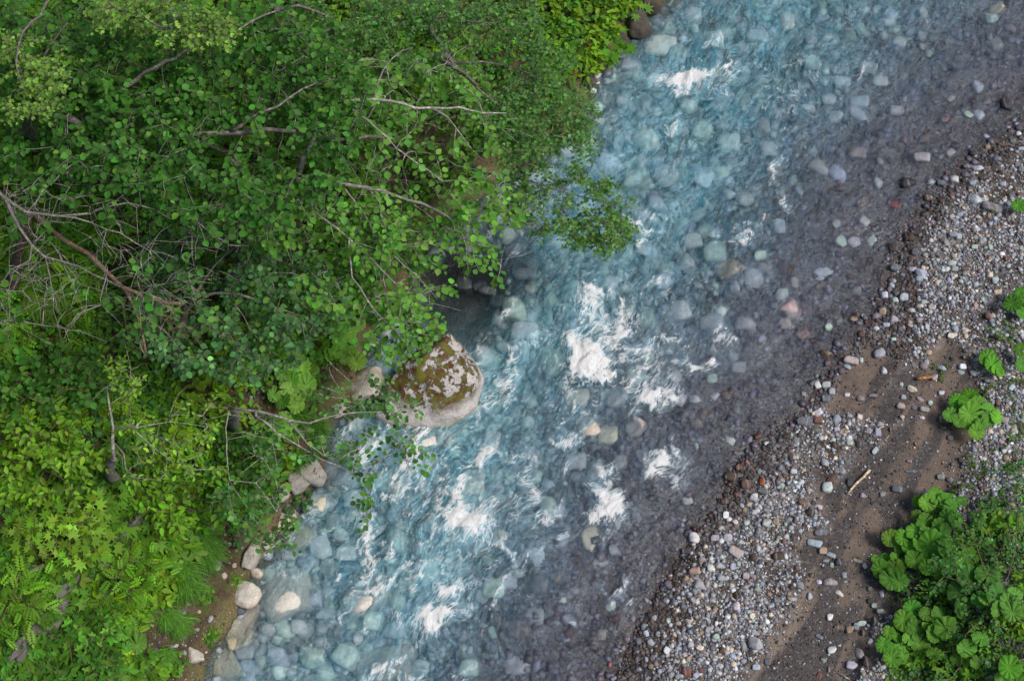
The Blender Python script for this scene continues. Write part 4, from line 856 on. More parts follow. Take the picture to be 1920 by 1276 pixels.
for k, (a, b) in enumerate(srock):
    d, side, n = near(a, b); s_ = random.uniform(8, 15)
    o = bank_rock(a, b, s_, s_ * .8, .05, random.uniform(0, 180), M_STONE, 'x', 80 + k, name='bank_stone', sub=3, group='small stones on the bare left bank', col=random.choice([(.3, .3, .32), (.2, .18, .17), (.35, .3, .25)]))
    o['label'] = ['small stone on the bare bank just %s' % t for t in ('above the tall narrow pale rock', 'left of the tall narrow pale rock', 'left of the middle grass tuft', 'below the middle grass tuft', 'right of the lowest grass tufts',
        'left of the rounded cream rock', 'below the lone leafy herb', 'right under the tall narrow pale rock', 'above the pale flat rock', 'left of the yellow stained ledge', 'between the two largest grass tufts',
        'below the small mossy rock', 'left of the small mossy rock', 'above the small mossy rock')][k]; o['category'] = 'stone'

# driftwood
def stick(pts, r0, r1, col, label, z=.06, name='driftwood_stick'):
    T = Tubes(); q = np.array([G(a, b) for a, b in pts]); q[:, 2] += z
    q += rng.normal(0, .004, q.shape); T.add(q, np.linspace(r0, r1, len(q)), 7, col)
    return link(name, T.mesh(name), M_BARK, label=label, category='driftwood')
stick([(1587, 928), (1596, 917), (1604, 907), (1616, 897), (1622, 890), (1630, 882)], .018, .028, (.42, .33, .24), 'long pale driftwood stick lying alone on the wet mud')
stick([(1717, 711), (1730, 710), (1745, 708)], .035, .028, (.24, .12, .05), 'short orange-brown stick lying among stones on the bar')
stick([(1645, 805), (1656, 800)], .012, .01, (.35, .28, .2), 'tiny pale twig beside grey stones above the driftwood stick')
stick([(1572, 1262), (1583, 1268), (1592, 1275)], .008, .008, (.3, .25, .2), 'thin twig lying on pebbles at the bottom edge')
stick([(60, 1098), (78, 1085), (95, 1078), (112, 1070)], .05, .03, (.16, .14, .12), 'weathered grey broken branch lying in the low shrubs', .55)

# ------------------------------------------------------------------ trees
BARK = dict(grey=(.11, .10, .09), pale=(.19, .18, .165), brown=(.10, .07, .05), dead=(.15, .14, .13))
def wiggle(a, b, amp, n):
    t = np.linspace(0, 1, n)[:, None]; p = a + (b - a) * t
    L = np.linalg.norm(b - a); off = np.cumsum(rng.normal(0, 1, (n, 3)), 0); off -= off[0] + (off[-1] - off[0]) * t
    p = p + off * amp * L / max(n, 2) ** .5; p[:, 2] += np.sin(t[:, 0] * math.pi) * L * .10
    return p
def make_tree(name, label, base_px, limbs, regions, leafkind, leafsize, leafcol, group=None, bark='grey', nleaf=(7, 12), tilt=.4, twig_leafless=0.0, extra=None, young=.08, category='tree',
              trunk_r=.12, amt=.30, bareness=0, tcol=None):
    """limbs: list of ([(px,py,z)...], r0, r1); regions: (polygon px, z_lo, z_hi, n_sprays)"""
    base = G(*base_px)
    root = thing(name, tuple(base), label, category, group)
    inv = -base
    TR = Tubes(); TW = TR; nodes = []
    bc = np.array(BARK[bark])
    first = True
    for pts, r0, r1 in limbs:
        q = np.array([P(a, b, c) for a, b, c in pts])
        dense = [q[0]]
        for a, b in zip(q[:-1], q[1:]):
            n = max(2, int(np.linalg.norm(b - a) / .15)); dense += list(wiggle(a, b, .05, n)[1:])
        q = np.array(dense)
        if first:
            n = 9; st = wiggle(base - np.array([0, 0, .2]), q[0], .06, n); TR.add(st + inv, np.linspace(trunk_r, r0, n), 9, bc * .8); first = False
        rr = .8 * np.linspace(r0, r1, len(q)) * (1 + .10 * np.sin(np.arange(len(q)) * 1.7))
        TR.add(q + inv, rr, 7 if r0 > .03 else 5, bc * random.uniform(.8, 1.25))
        nodes.append(q)
    # join the limbs to the first one so that nothing hangs in the air
    for i in range(1, len(nodes)):
        allp = np.concatenate(nodes[:i]); d = np.linalg.norm(allp - nodes[i][0], axis=1); j = d.argmin()
        if d[j] > .03:
            n = max(4, int(d[j] / .15)); q = wiggle(allp[j], nodes[i][0], .05, n); r0 = limbs[i][1]; TR.add(q + inv, np.linspace(min(r0 * 1.25, .07), r0, n), 6, bc * .85); nodes.append(q)
    NP = np.concatenate(nodes); L = Leaves()
    for poly, z0, z1, ns in regions:
        xs = [a for a, b in poly]; ys = [b for a, b in poly]; c = 0; at = []
        while len(at) < ns:
            a = rng.uniform(min(xs), max(xs), 400); b = rng.uniform(min(ys), max(ys), 400); k = in_poly(a, b, poly) & (rng.random(400) < .12 + ss(-.35, .1, n2(a, b, 1 / 75, len(limbs) * 3.0, 3)))
            for a_, b_ in zip(a[k], b[k]): at.append((a_, b_))
        at = np.array(at[:ns]); zz = rng.uniform(z0, z1, ns); A = P(at[:, 0], at[:, 1], zz)
        order = np.argsort(((A[:, None, :] - NP[None, ::7, :]) ** 2).sum(-1).min(1)); A = A[order]
        for p in A:
            d = ((NP - p) ** 2).sum(1); j = d.argmin(); dd = math.sqrt(d[j]); q0 = NP[j]
            if dd < .05: continue
            n = max(3, min(14, int(dd / .10))); q = wiggle(q0, p, .09, n)
            TW.add(q + inv, np.linspace(.006 + .008 * min(dd, 1.5), .0034, n), 4, bc * random.uniform(.8, 1.5))
            NP = np.concatenate([NP, q[1:]])
            if rng.random() < bareness:
                for _ in range(2):
                    e = p + rng.normal(0, .22, 3) + (p - q0) / (dd + 1e-6) * .25; q = wiggle(p, e, .1, 4); TW.add(q + inv, np.linspace(.004, .002, 4), 4, bc * random.uniform(1, 1.7))
                continue
            m = rng.integers(*nleaf); dirv = (p - q0) / dd; dirv[2] *= .4; dirv /= np.linalg.norm(dirv) + 1e-9
            ln = leafsize * .48 * m
            tip = p + dirv * ln * .55 - np.array([0, 0, ln * .12]); st = p - dirv * ln * .45
            t = (np.arange(m) + .5) / m; pos = st + (tip - st) * t[:, None]
            TW.add(np.array([p, p * .5 + tip * .5, tip]) + inv, [.0032, .0026, .0015], 3, bc * 1.1)
            side = np.where(np.arange(m) % 2 == 0, 1, -1) * rng.uniform(.6, 1.3, m)
            perp = np.array([-dirv[1], dirv[0], 0])
            ax = dirv[None] * np.cos(side)[:, None] + perp[None] * np.sin(side)[:, None] + rng.normal(0, .12, (m, 3)); ax[:, 2] -= .15
            pos = pos + ax * leafsize * .12 + rng.normal(0, leafsize * .12, (m, 3))
            sz = leafsize * rng.uniform(.62, 1.18, m) * (1 - .3 * (t > .85))
            cl = jit(m, np.asarray(leafcol) * math.exp(random.gauss(0, .15)), amt, frac=young)
            L.add(leafkind, pos + inv, ax, rand_up(m, tilt), sz, cl)
    link('trunk', TR.mesh('trunk'), M_BARK, root)
    link('crown', L.mesh('crown'), M_LEAF, root)
    return root
DG = (.040, .132, .018); MG = (.07, .20, .035); LG = (.12, .27, .035); YG = (.22, .40, .02); BG = (.066, .175, .036)

make_tree('alder_tree', 'large dark green round-leaved tree filling the upper left corner', (60, 250),
    [([(40, 215, 5.2), (180, 240, 5.4), (330, 255, 5.6), (430, 250, 5.8), (530, 245, 5.8), (640, 262, 5.6), (720, 258, 5.4)], .085, .03),
     ([(330, 255, 5.4), (420, 285, 5.0), (465, 278, 5.2), (510, 300, 5.2), (520, 350, 5.1)], .055, .012),
     ([(180, 240, 5.3), (240, 160, 5.8), (330, 110, 6.2), (430, 70, 6.4), (520, 20, 6.4)], .05, .015),
     ([(420, 285, 5.0), (470, 335, 4.8), (520, 370, 4.6)], .045, .03), ([(516, 20, 6), (560, 10, 6), (610, 28, 5.8)], .035, .02),
     ([(40, 215, 5.2), (80, 110, 5.8), (140, 30, 6.0)], .045, .012), ([(430, 250, 5.8), (520, 200, 6.2), (620, 150, 6.2)], .035, .01)],
    [([(0, 0), (500, 0), (640, 60), (690, 180), (640, 330), (520, 420), (330, 420), (200, 330), (0, 330)], 4.6, 6.4, 1100)], 'round', .110, DG, young=.05, bareness=.10)
make_tree('alder_tree', 'light green tree whose pale bare limbs reach right over the pool', (420, 560),
    [([(560, 330, 4.7), (640, 195, 5.4), (700, 187, 5.5), (780, 203, 5.5), (840, 203, 5.4), (905, 212, 5.0), (950, 212, 5.0)], .055, .012),
     ([(820, 208, 5.4), (855, 240, 5.0), (885, 280, 4.9), (905, 300, 4.7)], .022, .007),
     ([(560, 330, 4.7), (640, 345, 4.9), (690, 352, 4.8), (718, 358, 4.8), (765, 375, 4.7), (820, 395, 4.5), (860, 425, 4.2), (905, 460, 4.0)], .05, .010),
     ([(690, 352, 4.8), (712, 380, 4.7), (715, 420, 4.5)], .016, .006), ([(565, 380, 4.7), (655, 448, 4.7), (690, 478, 4.5), (720, 510, 4.2), (742, 532, 4.0)], .034, .010),
     ([(640, 345, 4.9), (700, 440, 4.7), (760, 500, 4.2), (820, 560, 3.9)], .018, .006), ([(655, 448, 4.7), (660, 520, 4.2), (720, 600, 3.9), (770, 650, 3.5)], .02, .007),
     ([(700, 187, 5.5), (735, 110, 5.7), (770, 90, 5.5)], .02, .007), ([(640, 195, 5.4), (760, 290, 5.0), (830, 340, 4.8), (930, 360, 4.5)], .018, .006)],
    [([(430, 330), (520, 230), (640, 110), (830, 110), (930, 200), (960, 300), (930, 420), (800, 470), (620, 480), (450, 470)], 3.8, 5.2, 470),
     ([(560, 430), (860, 440), (800, 560), (800, 620), (700, 620), (560, 560)], 3.0, 4.2, 170),
     ([(830, 420), (940, 430), (975, 480), (930, 530), (850, 500)], 3.2, 3.9, 24), ([(750, 500), (840, 520), (830, 600), (780, 680), (690, 690), (690, 600)], 2.6, 3.5, 46), ([(740,350),(960,330),(1010,420),(960,440),(760,430)],3.4,4.2,40)],
    'round', .118, (.088, .225, .035), bark='pale', nleaf=(5, 9), young=.16, bareness=.22)
make_tree('fine_leaved_tree', 'dense tree with fine blue-green leaves leaning over the upper rapids', (840, 60),
    [([(800, 40, 4.0), (850, 120, 4.3), (900, 170, 4.3), (960, 220, 4.1), (1030, 260, 3.8)], .06, .012), ([(815, 105, 4.4), (850, 125, 4.5), (895, 160, 4.4)], .05, .03),
     ([(850, 120, 4.3), (930, 120, 4.2), (1010, 150, 4.0), (1070, 200, 3.6)], .03, .008), ([(800, 40, 4.0), (880, 40, 4.3), (960, 60, 4.2)], .03, .008), ([(930, 180, 4.3), (960, 260, 3.8), (1020, 310, 3.5)], .02, .006)],
    [([(560, 0), (1000, 0), (1020, 60), (1075, 130), (1118, 200), (1112, 260), (1090, 320), (1020, 330), (940, 300), (890, 200), (800, 130), (640, 90)], 3.4, 4.7, 640)], 'small', .085, BG, nleaf=(9, 15), young=.06, tilt=.5)
make_tree('fine_leaved_tree', 'thin branch tree with small leaves reaching farthest out over the river', (900, 330),
    [([(880, 325, 2.4), (940, 335, 2.6), (980, 335, 2.7), (1010, 345, 2.7), (1050, 358, 2.6), (1095, 370, 2.5), (1150, 385, 2.4), (1205, 395, 2.2)], .026, .005),
     ([(1010, 345, 2.7), (1060, 400, 2.5), (1110, 440, 2.3), (1150, 470, 2.2)], .012, .004), ([(1050, 358, 2.6), (1090, 335, 2.5), (1130, 345, 2.4)], .01, .004)],
    [([(1010, 345), (1080, 325), (1150, 345), (1215, 375), (1222, 395), (1180, 430), (1165, 478), (1110, 465), (1070, 450), (1030, 410)], 2.0, 2.8, 150), ([(930, 315), (1010, 325), (1075, 340), (1060, 430), (1000, 440), (950, 400)], 2.2, 3.2, 75)], 'small', .085, (.075, .18, .035), nleaf=(8, 13), tilt=.6)
make_tree('bare_branched_tree', 'half bare tree with tangled pale twigs at the left edge', (-60, 470),
    [([(-40, 340, 6.2), (10, 372, 6.2), (50, 398, 6.2), (110, 405, 6.1), (170, 400, 6.0), (200, 384, 5.9)], .045, .012), ([(10, 372, 6.2), (35, 425, 6.1), (60, 460, 6.0), (85, 482, 5.9), (150, 500, 5.7), (230, 540, 5.4)], .032, .008),
     ([(60, 460, 6.0), (55, 490, 6), (20, 505, 6), (-10, 550, 6)], .022, .008), ([(110, 405, 6.1), (200, 430, 5.8), (280, 470, 5.5), (370, 500, 5.2)], .016, .005),
     ([(170, 400, 6.0), (240, 380, 5.9), (320, 410, 5.6), (400, 430, 5.4)], .016, .005), ([(85, 482, 5.9), (100, 560, 5.6), (115, 640, 5.3)], .013, .004),
     ([(110, 475, 5.8), (140, 540, 5.5), (160, 590, 5.3)], .012, .004), ([(50, 398, 6.2), (150, 300, 6.2), (230, 260, 6.0), (255, 200, 6)], .014, .004), ([(125, 330, 6), (128, 280, 6.1), (135, 200, 6)], .008, .004),
     ([(0, 600, 5.4), (80, 610, 5.2), (200, 640, 5.0)], .010, .004)],
    [([(0, 300), (330, 320), (440, 430), (400, 560), (200, 620), (0, 640)], 4.9, 6.3, 230)], 'round', .13, DG, bark='dead', nleaf=(3, 6), bareness=.72, trunk_r=.1)
make_tree('dead_limb_tree', 'dead broken limb with red-brown wood and a hooked grey tip', (20, 560),
    [([(60, 400, 5.0), (120, 450, 5.0), (165, 475, 4.9), (200, 510, 4.8), (230, 538, 4.7), (255, 548, 4.7), (290, 560, 4.6), (318, 568, 4.5), (345, 569, 4.5)], .05, .034), ([(236, 545, 4.7), (250, 572, 4.6), (262, 605, 4.5), (270, 640, 4.4), (274, 662, 4.4)], .034, .022),
     ([(270, 640, 4.4), (262, 645, 4.45), (266, 655, 4.45), (273, 667, 4.4)], .010, .014), ([(200, 510, 4.8), (260, 580, 4.4), (330, 600, 4.3)], .01, .004), ([(290, 560, 4.6), (340, 600, 4.3), (372, 640, 4.1)], .012, .004)],
    [([(180, 500), (400, 540), (380, 640), (240, 620)], 4.1, 4.7, 34)], 'round', .12, MG, bark='brown', nleaf=(3, 6), bareness=.7)
make_tree('round_leaved_tree', 'mid green tree under the bare twigs left of the butterburs', (330, 700),
    [([(360, 560, 3.6), (430, 550, 3.9), (500, 570, 3.9), (580, 600, 3.6)], .035, .008), ([(360, 560, 3.6), (420, 480, 4.0), (500, 440, 4.2)], .03, .008), ([(430, 550, 3.9), (470, 620, 3.6), (520, 680, 3.3)], .018, .005), ([(360, 560, 3.6), (300, 620, 3.8), (330, 700, 3.5)], .02, .005)],
    [([(280, 430), (560, 420), (660, 560), (600, 640), (470, 720), (330, 690), (230, 640), (250, 560)], 3.0, 4.2, 330)], 'round', .105, (.06, .155, .05), nleaf=(5, 9), young=.06)
make_tree('twiggy_tree', 'sparse tree with grey twigs and leaf tufts hanging over the lower shore', (440, 800),
    [([(430, 765, 2.6), (480, 770, 2.9), (545, 788, 3.0), (580, 793, 3.0), (640, 776, 2.9), (700, 772, 2.8), (760, 775, 2.7)], .035, .008), ([(480, 780, 2.9), (520, 812, 2.9), (560, 835, 2.8), (605, 862, 2.7), (660, 885, 2.6), (700, 885, 2.5)], .022, .006),
     ([(540, 790, 3.0), (575, 830, 2.9), (610, 855, 2.8)], .022, .008), ([(640, 776, 2.9), (700, 820, 2.7), (760, 850, 2.6), (805, 845, 2.5)], .010, .004),
     ([(430, 765, 2.6), (425, 850, 2.6), (430, 900, 2.6), (480, 905, 2.6), (520, 960, 2.5), (560, 970, 2.4)], .016, .005), ([(430, 900, 2.6), (470, 960, 2.5), (520, 1000, 2.4), (530, 1050, 2.3)], .010, .003), ([(660, 885, 2.6), (690, 920, 2.4), (690, 960, 2.4)], .006, .003)],
    [([(690, 750), (810, 745), (815, 775), (700, 790)], 2.6, 2.9, 16), ([(640, 830), (700, 800), (820, 850), (800, 880), (740, 900), (650, 900)], 2.4, 2.8, 34), ([(640, 940), (695, 930), (690, 980), (650, 985)], 2.3, 2.5, 5), ([(430, 890), (520, 880), (560, 960), (600, 1020), (520, 1050), (460, 990), (400, 940)], 2.2, 2.7, 46), ([(510, 1000), (540, 1010), (535, 1060), (515, 1060)], 2.2, 2.4, 4), ([(560, 740), (700, 700), (760, 740), (640, 800)], 2.5, 2.9, 26),
     ([(400, 760), (560, 790), (640, 860), (480, 860)], 2.5, 2.9, 30)], 'round', .105, (.065, .17, .04), bark='pale', nleaf=(5, 9), bareness=.28)
make_tree('twisted_sapling', 'gnarled grey sapling with bright young leaves rising from the lower shrubs', (215, 900),
    [([(214, 860, 2.9), (212, 800, 3.1), (205, 760, 3.3), (200, 725, 3.4)], .04, .015), ([(214, 830, 3.0), (232, 850, 3.0), (236, 880, 3.0), (255, 895, 2.9), (300, 900, 2.9)], .02, .006), ([(212, 800, 3.1), (260, 800, 3.2), (320, 790, 3.2), (390, 800, 3.2)], .014, .004), ([(245, 800, 3.1), (290, 840, 3.0), (330, 870, 2.9), (380, 850, 2.9)], .012, .004)],
    [([(190, 670), (240, 680), (285, 730), (270, 750), (200, 730)], 3.2, 3.7, 26), ([(180, 740), (400, 750), (420, 880), (240, 900)], 2.7, 3.3, 50)], 'ovate', .095, (.16, .31, .03), bark='pale', nleaf=(4, 8), bareness=.25)
def low_bush(name, label, base, poly, z0, z1, n, kind, size, col, **kw):
    cx = sum(a for a, b in poly) / len(poly); cy = sum(b for a, b in poly) / len(poly); g = G(np.array(base[0]), np.array(base[1])); zb = float(g[2])
    q = [(a * .7 + cx * .3, b * .7 + cy * .3, zb + z0 + .5 * (z1 - z0)) for a, b in poly]
    make_tree(name, label, base, [([(base[0], base[1], zb + .35), q[i], ], .022, .006) for i in range(0, len(q))], [(poly, zb + z0, zb + z1, n)], kind, size, col, bark='brown', trunk_r=.03, category='shrub', group='tall leafy bushes of the lower left slope', **kw)
low_bush('leafy_bush', 'yellow-green bush with pointed leaves at the left edge', (60, 860), [(0, 780), (110, 770), (190, 850), (150, 930), (0, 940)], .5, 1.1, 95, 'ovate', .14, (.12, .26, .016), nleaf=(4, 8), young=.25)
low_bush('leafy_bush', 'bright bush with pointed leaves right of the gnarled sapling', (330, 960), [(250, 880), (400, 900), (430, 960), (330, 1000), (250, 960)], .4, 1.0, 80, 'ovate', .135, (.11, .25, .016), nleaf=(4, 8), young=.2)
low_bush('leafy_bush', 'light bush of lobed leaves above the rock ledge', (120, 1010), [(30, 950), (190, 940), (240, 1000), (150, 1070), (40, 1060)], .4, 1.0, 60, 'maple', .20, (.13, .25, .02), nleaf=(4, 7), young=.25)
low_bush('leafy_bush', 'dark bush below the lower end of the rock ledge', (150, 1230), [(90, 1180), (200, 1150), (230, 1230), (200, 1285), (90, 1285)], .3, .8, 60, 'tri', .19, (.06, .17, .018), nleaf=(4, 7), young=.08)
low_bush('leafy_bush', 'dark green bush between the bare twigs and the gnarled sapling', (90, 720), [(0, 670), (180, 660), (200, 740), (110, 790), (0, 780)], .4, 1.1, 70, 'round', .12, (.045, .14, .02), nleaf=(5, 9), young=.05)
low_bush('leafy_bush', 'feathery bush at the lower left edge', (30, 1120), [(-10, 1060), (70, 1080), (80, 1150), (-10, 1180)], .4, .9, 36, 'pinn', .27, (.11, .25, .016), nleaf=(3, 6), young=.2)
low_bush('leafy_bush', 'spreading bush with feathery leaves right of the rock ledge', (250, 1080), [(190, 1060), (270, 1020), (300, 1090), (240, 1140), (190, 1120)], .3, .8, 34, 'pinn', .24, (.10, .24, .016), nleaf=(3, 6), young=.15)
low_bush('leafy_bush', 'round-leaved bush sloping down to the twiggy tree over the shore', (430, 870), [(380, 800), (500, 830), (540, 900), (440, 940), (370, 890)], .4, 1.0, 70, 'round', .11, (.055, .165, .02), nleaf=(5, 9), young=.1)
SAPR = [([(1800, 960), (1870, 900), (1925, 880), (1925, 1280), (1760, 1280), (1770, 1180), (1740, 1060)], .7, 1.5, 80), ([(1790, 960), (1850, 960), (1850, 1040), (1790, 1040)], .9, 1.3, 16)]
make_tree('spreading_shrub', 'tall twiggy shrub with small round leaves in the lower right corner', (1850, 1150),
    [([(1850, 1150, .9), (1850, 1080, 1.2), (1830, 1020, 1.4), (1800, 980, 1.3)], .02, .006), ([(1850, 1150, .9), (1890, 1080, 1.3), (1905, 1000, 1.4), (1900, 920, 1.3)], .018, .005), ([(1850, 1150, .9), (1810, 1190, 1.2), (1800, 1250, 1.2)], .015, .004), ([(1850, 1150, .9), (1900, 1200, 1.2)], .015, .004), ([(1850, 1110, 1.0), (1770, 1080, 1.3), (1750, 1040, 1.3)], .012, .004)],
    SAPR, 'round', .072, (.055, .165, .035), bark='brown', nleaf=(5, 10), young=.12, bareness=.08, trunk_r=.02, category='shrub')
make_tree('small_leaved_tree', 'yellow-green small-leaved tree along the top edge at the left', (180, -40),
    [([(150, -20, 6.0), (220, 20, 6.8), (300, 50, 6.9), (400, 60, 6.8), (430, 60, 6.7)], .04, .01), ([(150, -20, 6.0), (60, 40, 6.8), (30, 120, 6.8), (60, 200, 6.6)], .04, .01)],
    [([(150, 0), (350, 0), (440, 50), (420, 90), (300, 70), (200, 60)], 6.5, 7.1, 120), ([(0, 60), (60, 60), (120, 130), (80, 220), (30, 230), (0, 190)], 6.3, 6.9, 90)], 'small', .085, (.13, .25, .04), nleaf=(7, 12), young=.1)

# ------------------------------------------------------------------ plants of the banks
def spray_plant(kind, n, spread, height, size, colr, seed, amt=.2, tilt=.4, young=.1, up=.25):
    """foliage and stems of one herb or shrub at the origin"""
    global rng
    old = rng; rng = np.random.default_rng(seed); L = Leaves(); T = Tubes()
    ns = max(3, n // 6)
    for i in range(ns):
        a = rng.random() * 6.283; rr = spread * math.sqrt(rng.random()); hh = height * (.45 + .55 * rng.random()) * (1 - .35 * rr / spread)
        tip = np.array([math.cos(a) * rr, math.sin(a) * rr, hh]); q = np.array([(0, 0, -.12), tip * np.array([.35, .35, .6]), tip]); T.add(q + rng.normal(0, .01, (3, 3)), [.009, .006, .003], 4, (.10, .10, .04))
        m = max(2, n // ns); aa = np.arange(m) * 2.4 + rng.random() * 6
        ax = np.stack([np.cos(aa), np.sin(aa), np.full(m, -up) + rng.normal(0, .2, m)], 1)
        pos = tip + np.stack([np.zeros(m), np.zeros(m), -np.arange(m) * size * .18], 1) + rng.normal(0, size * .2, (m, 3))
        L.add(kind, pos, ax, rand_up(m, tilt), size * rng.uniform(.65, 1.15, m), jit(m, colr, amt, frac=young))
    rng = old
    return L.mesh('foliage'), T.mesh('stems')
def plant_proto(name, kind, n, spread, height, size, colr, seed, category, m_=None, **kw):
    fo, st = spray_plant(kind, n, spread, height, size, colr, seed, **kw); fo.materials.append(m_ or M_LEAF); st.materials.append(M_BARK)
    return (name, fo, st, category)
def place(proto, p, rz, sc, label, group=None):
    name, fo, st, cat = proto
    r = thing(name, tuple(p), label, cat, group, rz); r.scale = (sc, sc, sc)
    link('foliage', fo, None, r); link('stems', st, None, r)
    return r
PR = {}
for s_ in range(3):
    PR['herb%d' % s_] = plant_proto('leafy_shrub', 'ovate', 72, .42, .45, .155, (.145, .28, .014), 400 + s_, 'shrub')
    PR['pinn%d' % s_] = plant_proto('feathery_shrub', 'pinn', 36, .40, .45, .32, (.145, .28, .014), 410 + s_, 'shrub')
    PR['tri%d' % s_] = plant_proto('three_leaved_shrub', 'tri', 46, .40, .4, .23, (.10, .225, .02), 420 + s_, 'shrub')
    PR['fern%d' % s_] = plant_proto('fern', 'fern', 24, .25, .32, .48, (.095, .225, .016), 430 + s_, 'fern', up=.05)
    PR['maple%d' % s_] = plant_proto('lobed_leaf_shrub', 'maple', 36, .42, .4, .26, (.09, .21, .022), 440 + s_, 'shrub')
    PR['dark%d' % s_] = plant_proto('dark_leaf_shrub', 'round', 80, .42, .4, .10, (.055, .14, .04), 450 + s_, 'shrub')
    PR['tiny%d' % s_] = plant_proto('tiny_herb', 'small', 60, .20, .16, .05, (.08, .17, .035), 460 + s_, 'weed')
    PR['yel%d' % s_] = plant_proto('yellow_green_shrub', 'pinn', 55, .38, .5, .22, (.24, .40, .02), 470 + s_, 'shrub', young=.3)
KW = dict(herb='bright leafy', pinn='feathery leaved', tri='three-leaved', fern='arching fern', maple='lobed leaf', dark='dark green round-leaved', tiny='tiny', yel='yellow-green feathery')
LANDL = [(250, 1005, 'the upper end of the rock ledge'), (70, 1200, 'the lower end of the rock ledge'), (245, 1185, 'the pair of big round leaves'), (345, 1080, 'the grass tufts'), (215, 850, 'the gnarled sapling'),
         (560, 700, 'the left bank butterburs'), (40, 800, 'the left edge'), (400, 830, 'the twiggy overhanging branches'), (150, 960, 'the middle of the lower slope'), (30, 1000, 'the lower left edge'), (480, 640, 'the yellow-green feathery clump'),
         (700, 480, 'the leafless pale limbs'), (1100, 60, 'the upper bank'), (820, 180, 'the yellow sprigs at the top'), (300, 1250, 'the bottom edge by the bare slope'), (180, 1240, 'the bottom edge'), (330, 960, 'the head of the grass'), (600, 60, 'the dark hollow at the top'),
         (1850, 1200, 'the lower right corner'), (1700, 1180, 'the lowest butterburs on the right'), (1760, 960, 'the big butterbur patch'), (1880, 900, 'the right edge shrubs')]
plants = []
def near_in(px, py, lm):
    d, x, y, n = min((math.hypot(px - x, py - y), x, y, n) for x, y, n in lm); dx, dy = px - x, py - y
    return d, ('right of' if dx > 0 else 'left of') if abs(dx) > abs(dy) else ('below' if dy > 0 else 'above'), n
def plant(kind, px, py, sc=1.0, lift=0.0, label=None, group=None):
    k = kind + str(random.randrange(3)); p = G(px, py); o = place(PR[k], p, random.uniform(0, 6.28), sc * random.uniform(.85, 1.15), label or 'x', group)
    if not label: plants.append(dict(o=o, px=px, py=py, kind=kind))
    return o
# lower left slope
sx, tries = [], 0
LOW = [(0, 760), (180, 700), (420, 760), (520, 870), (430, 960), (330, 1000), (330, 1060), (250, 1140), (215, 1160), (240, 1276), (0, 1276)]
while len(sx) < 105 and tries < 5000:
    tries += 1; px, py = random.uniform(-10, 530), random.uniform(690, 1290)
    if not in_poly(np.array(px), np.array(min(py, 1275)), LOW): continue
    if any(math.hypot(px - a, py - b) < 34 for a, b in sx): continue
    if abs((py - 1000) + (px - 250) * 1.05) < 20 and 60 < px < 270: continue
    sx.append((px, py))
    f = vnoise(np.array([px / 120, py / 120, 4.0])); kd = 'herb' if f > .25 else ('pinn' if f > 0 else ('tri' if f > -.25 else 'maple'))
    if random.random() < .18: kd = random.choice(['fern', 'dark', 'yel'])
    plant(kd, px, py, random.uniform(.85, 1.2))
for px, py in ((455, 620), (480, 640), (500, 610), (470, 670), (520, 640), (440, 650), (495, 675), (460, 700), (425, 690), (520, 600)): plant('yel', px, py, .95)
for px, py in ((590, 40), (610, 70), (570, 60), (620, 20), (795, 40), (800, 70), (790, 95), (770, 170), (840, 165), (860, 170), (880, 185), (820, 150)): plant('yel', px, py, .8)
for px, py in ((1020, 20), (1060, 10), (1100, 20), (1145, 20), (1040, 60), (1085, 55), (1125, 50), (1070, 95), (1105, 90), (1130, 75), (1090, 130), (1160, 5), (1000, 90), (1045, 110), (1180, 12), (1115, 115)): plant(random.choice(['herb', 'maple', 'herb']), px, py, 1.0)
for px, py in ((560, 940), (540, 975), (500, 940), (470, 900), (440, 1000), (415, 960), (385, 930), (450, 940), (420, 900), (480, 860), (520, 880), (590, 850), (560, 870)): plant('dark', px, py, .7)
plant('fern', 330, 1010, .8); plant('fern', 318, 1035, .8); plant('maple', 150, 1235, 1.2); plant('maple', 95, 1255, 1.2); plant('herb', 195, 1170, .9)
plant('maple', 395, 1187, .42); plant('maple', 385, 1110, .4); plant('maple', 440, 1085, .4); plant('tri', 310, 1262, .6); plant('herb', 305, 1100, .6); plant('maple', 320, 1235, .5)
# right bank
sx, tries = [], 0
RB = [(1700, 1080), (1800, 990), (1870, 880), (1925, 840), (1925, 1280), (1640, 1280), (1660, 1200), (1700, 1150)]
while len(sx) < 30 and tries < 4000:
    tries += 1; px, py = random.uniform(1640, 1930), random.uniform(850, 1285)
    if not in_poly(np.array(px), np.array(min(py, 1279)), RB) or any(math.hypot(px - a, py - b) < 27 for a, b in sx): continue
    sx.append((px, py)); plant(random.choice(['dark', 'dark', 'dark', 'herb', 'tri']), px, py, random.uniform(.6, .85))
for px, py in ((1880, 720), (1895, 745), (1850, 735), (1870, 640), (1900, 770), (1905, 800), (1890, 830), (1860, 850), (1880, 690), (1850, 690), (1915, 720), (1845, 890), (1815, 910), (1830, 870), (1895, 620), (1860, 395), (1720, 1120), (1700, 1160), (1690, 1130), (1850, 1010), (1790, 920), (1770, 700)):
    plant('tiny', px + random.uniform(-6, 6), py + random.uniform(-6, 6), random.uniform(.5, 1.1))
cell = {}
for r in plants:
    r['d'], r['side'], r['n'] = near_in(r['px'], r['py'], LANDL); cell.setdefault((r['kind'], r['side'], r['n']), []).append(r)
for (kd, side, n), rr in cell.items():
    rr.sort(key=lambda r: r['d'])
    for k, r in enumerate(rr):
        w_ = KW[kd] + ('' if kd == 'fern' else (' weed' if kd == 'tiny' else ' shrub'))
        r['o']['label'] = f"{w_}, {'the only one' if len(rr) == 1 else ORD[min(k, 15)]} {side} {n}"; r['o']['group'] = w_ + 's on the banks'

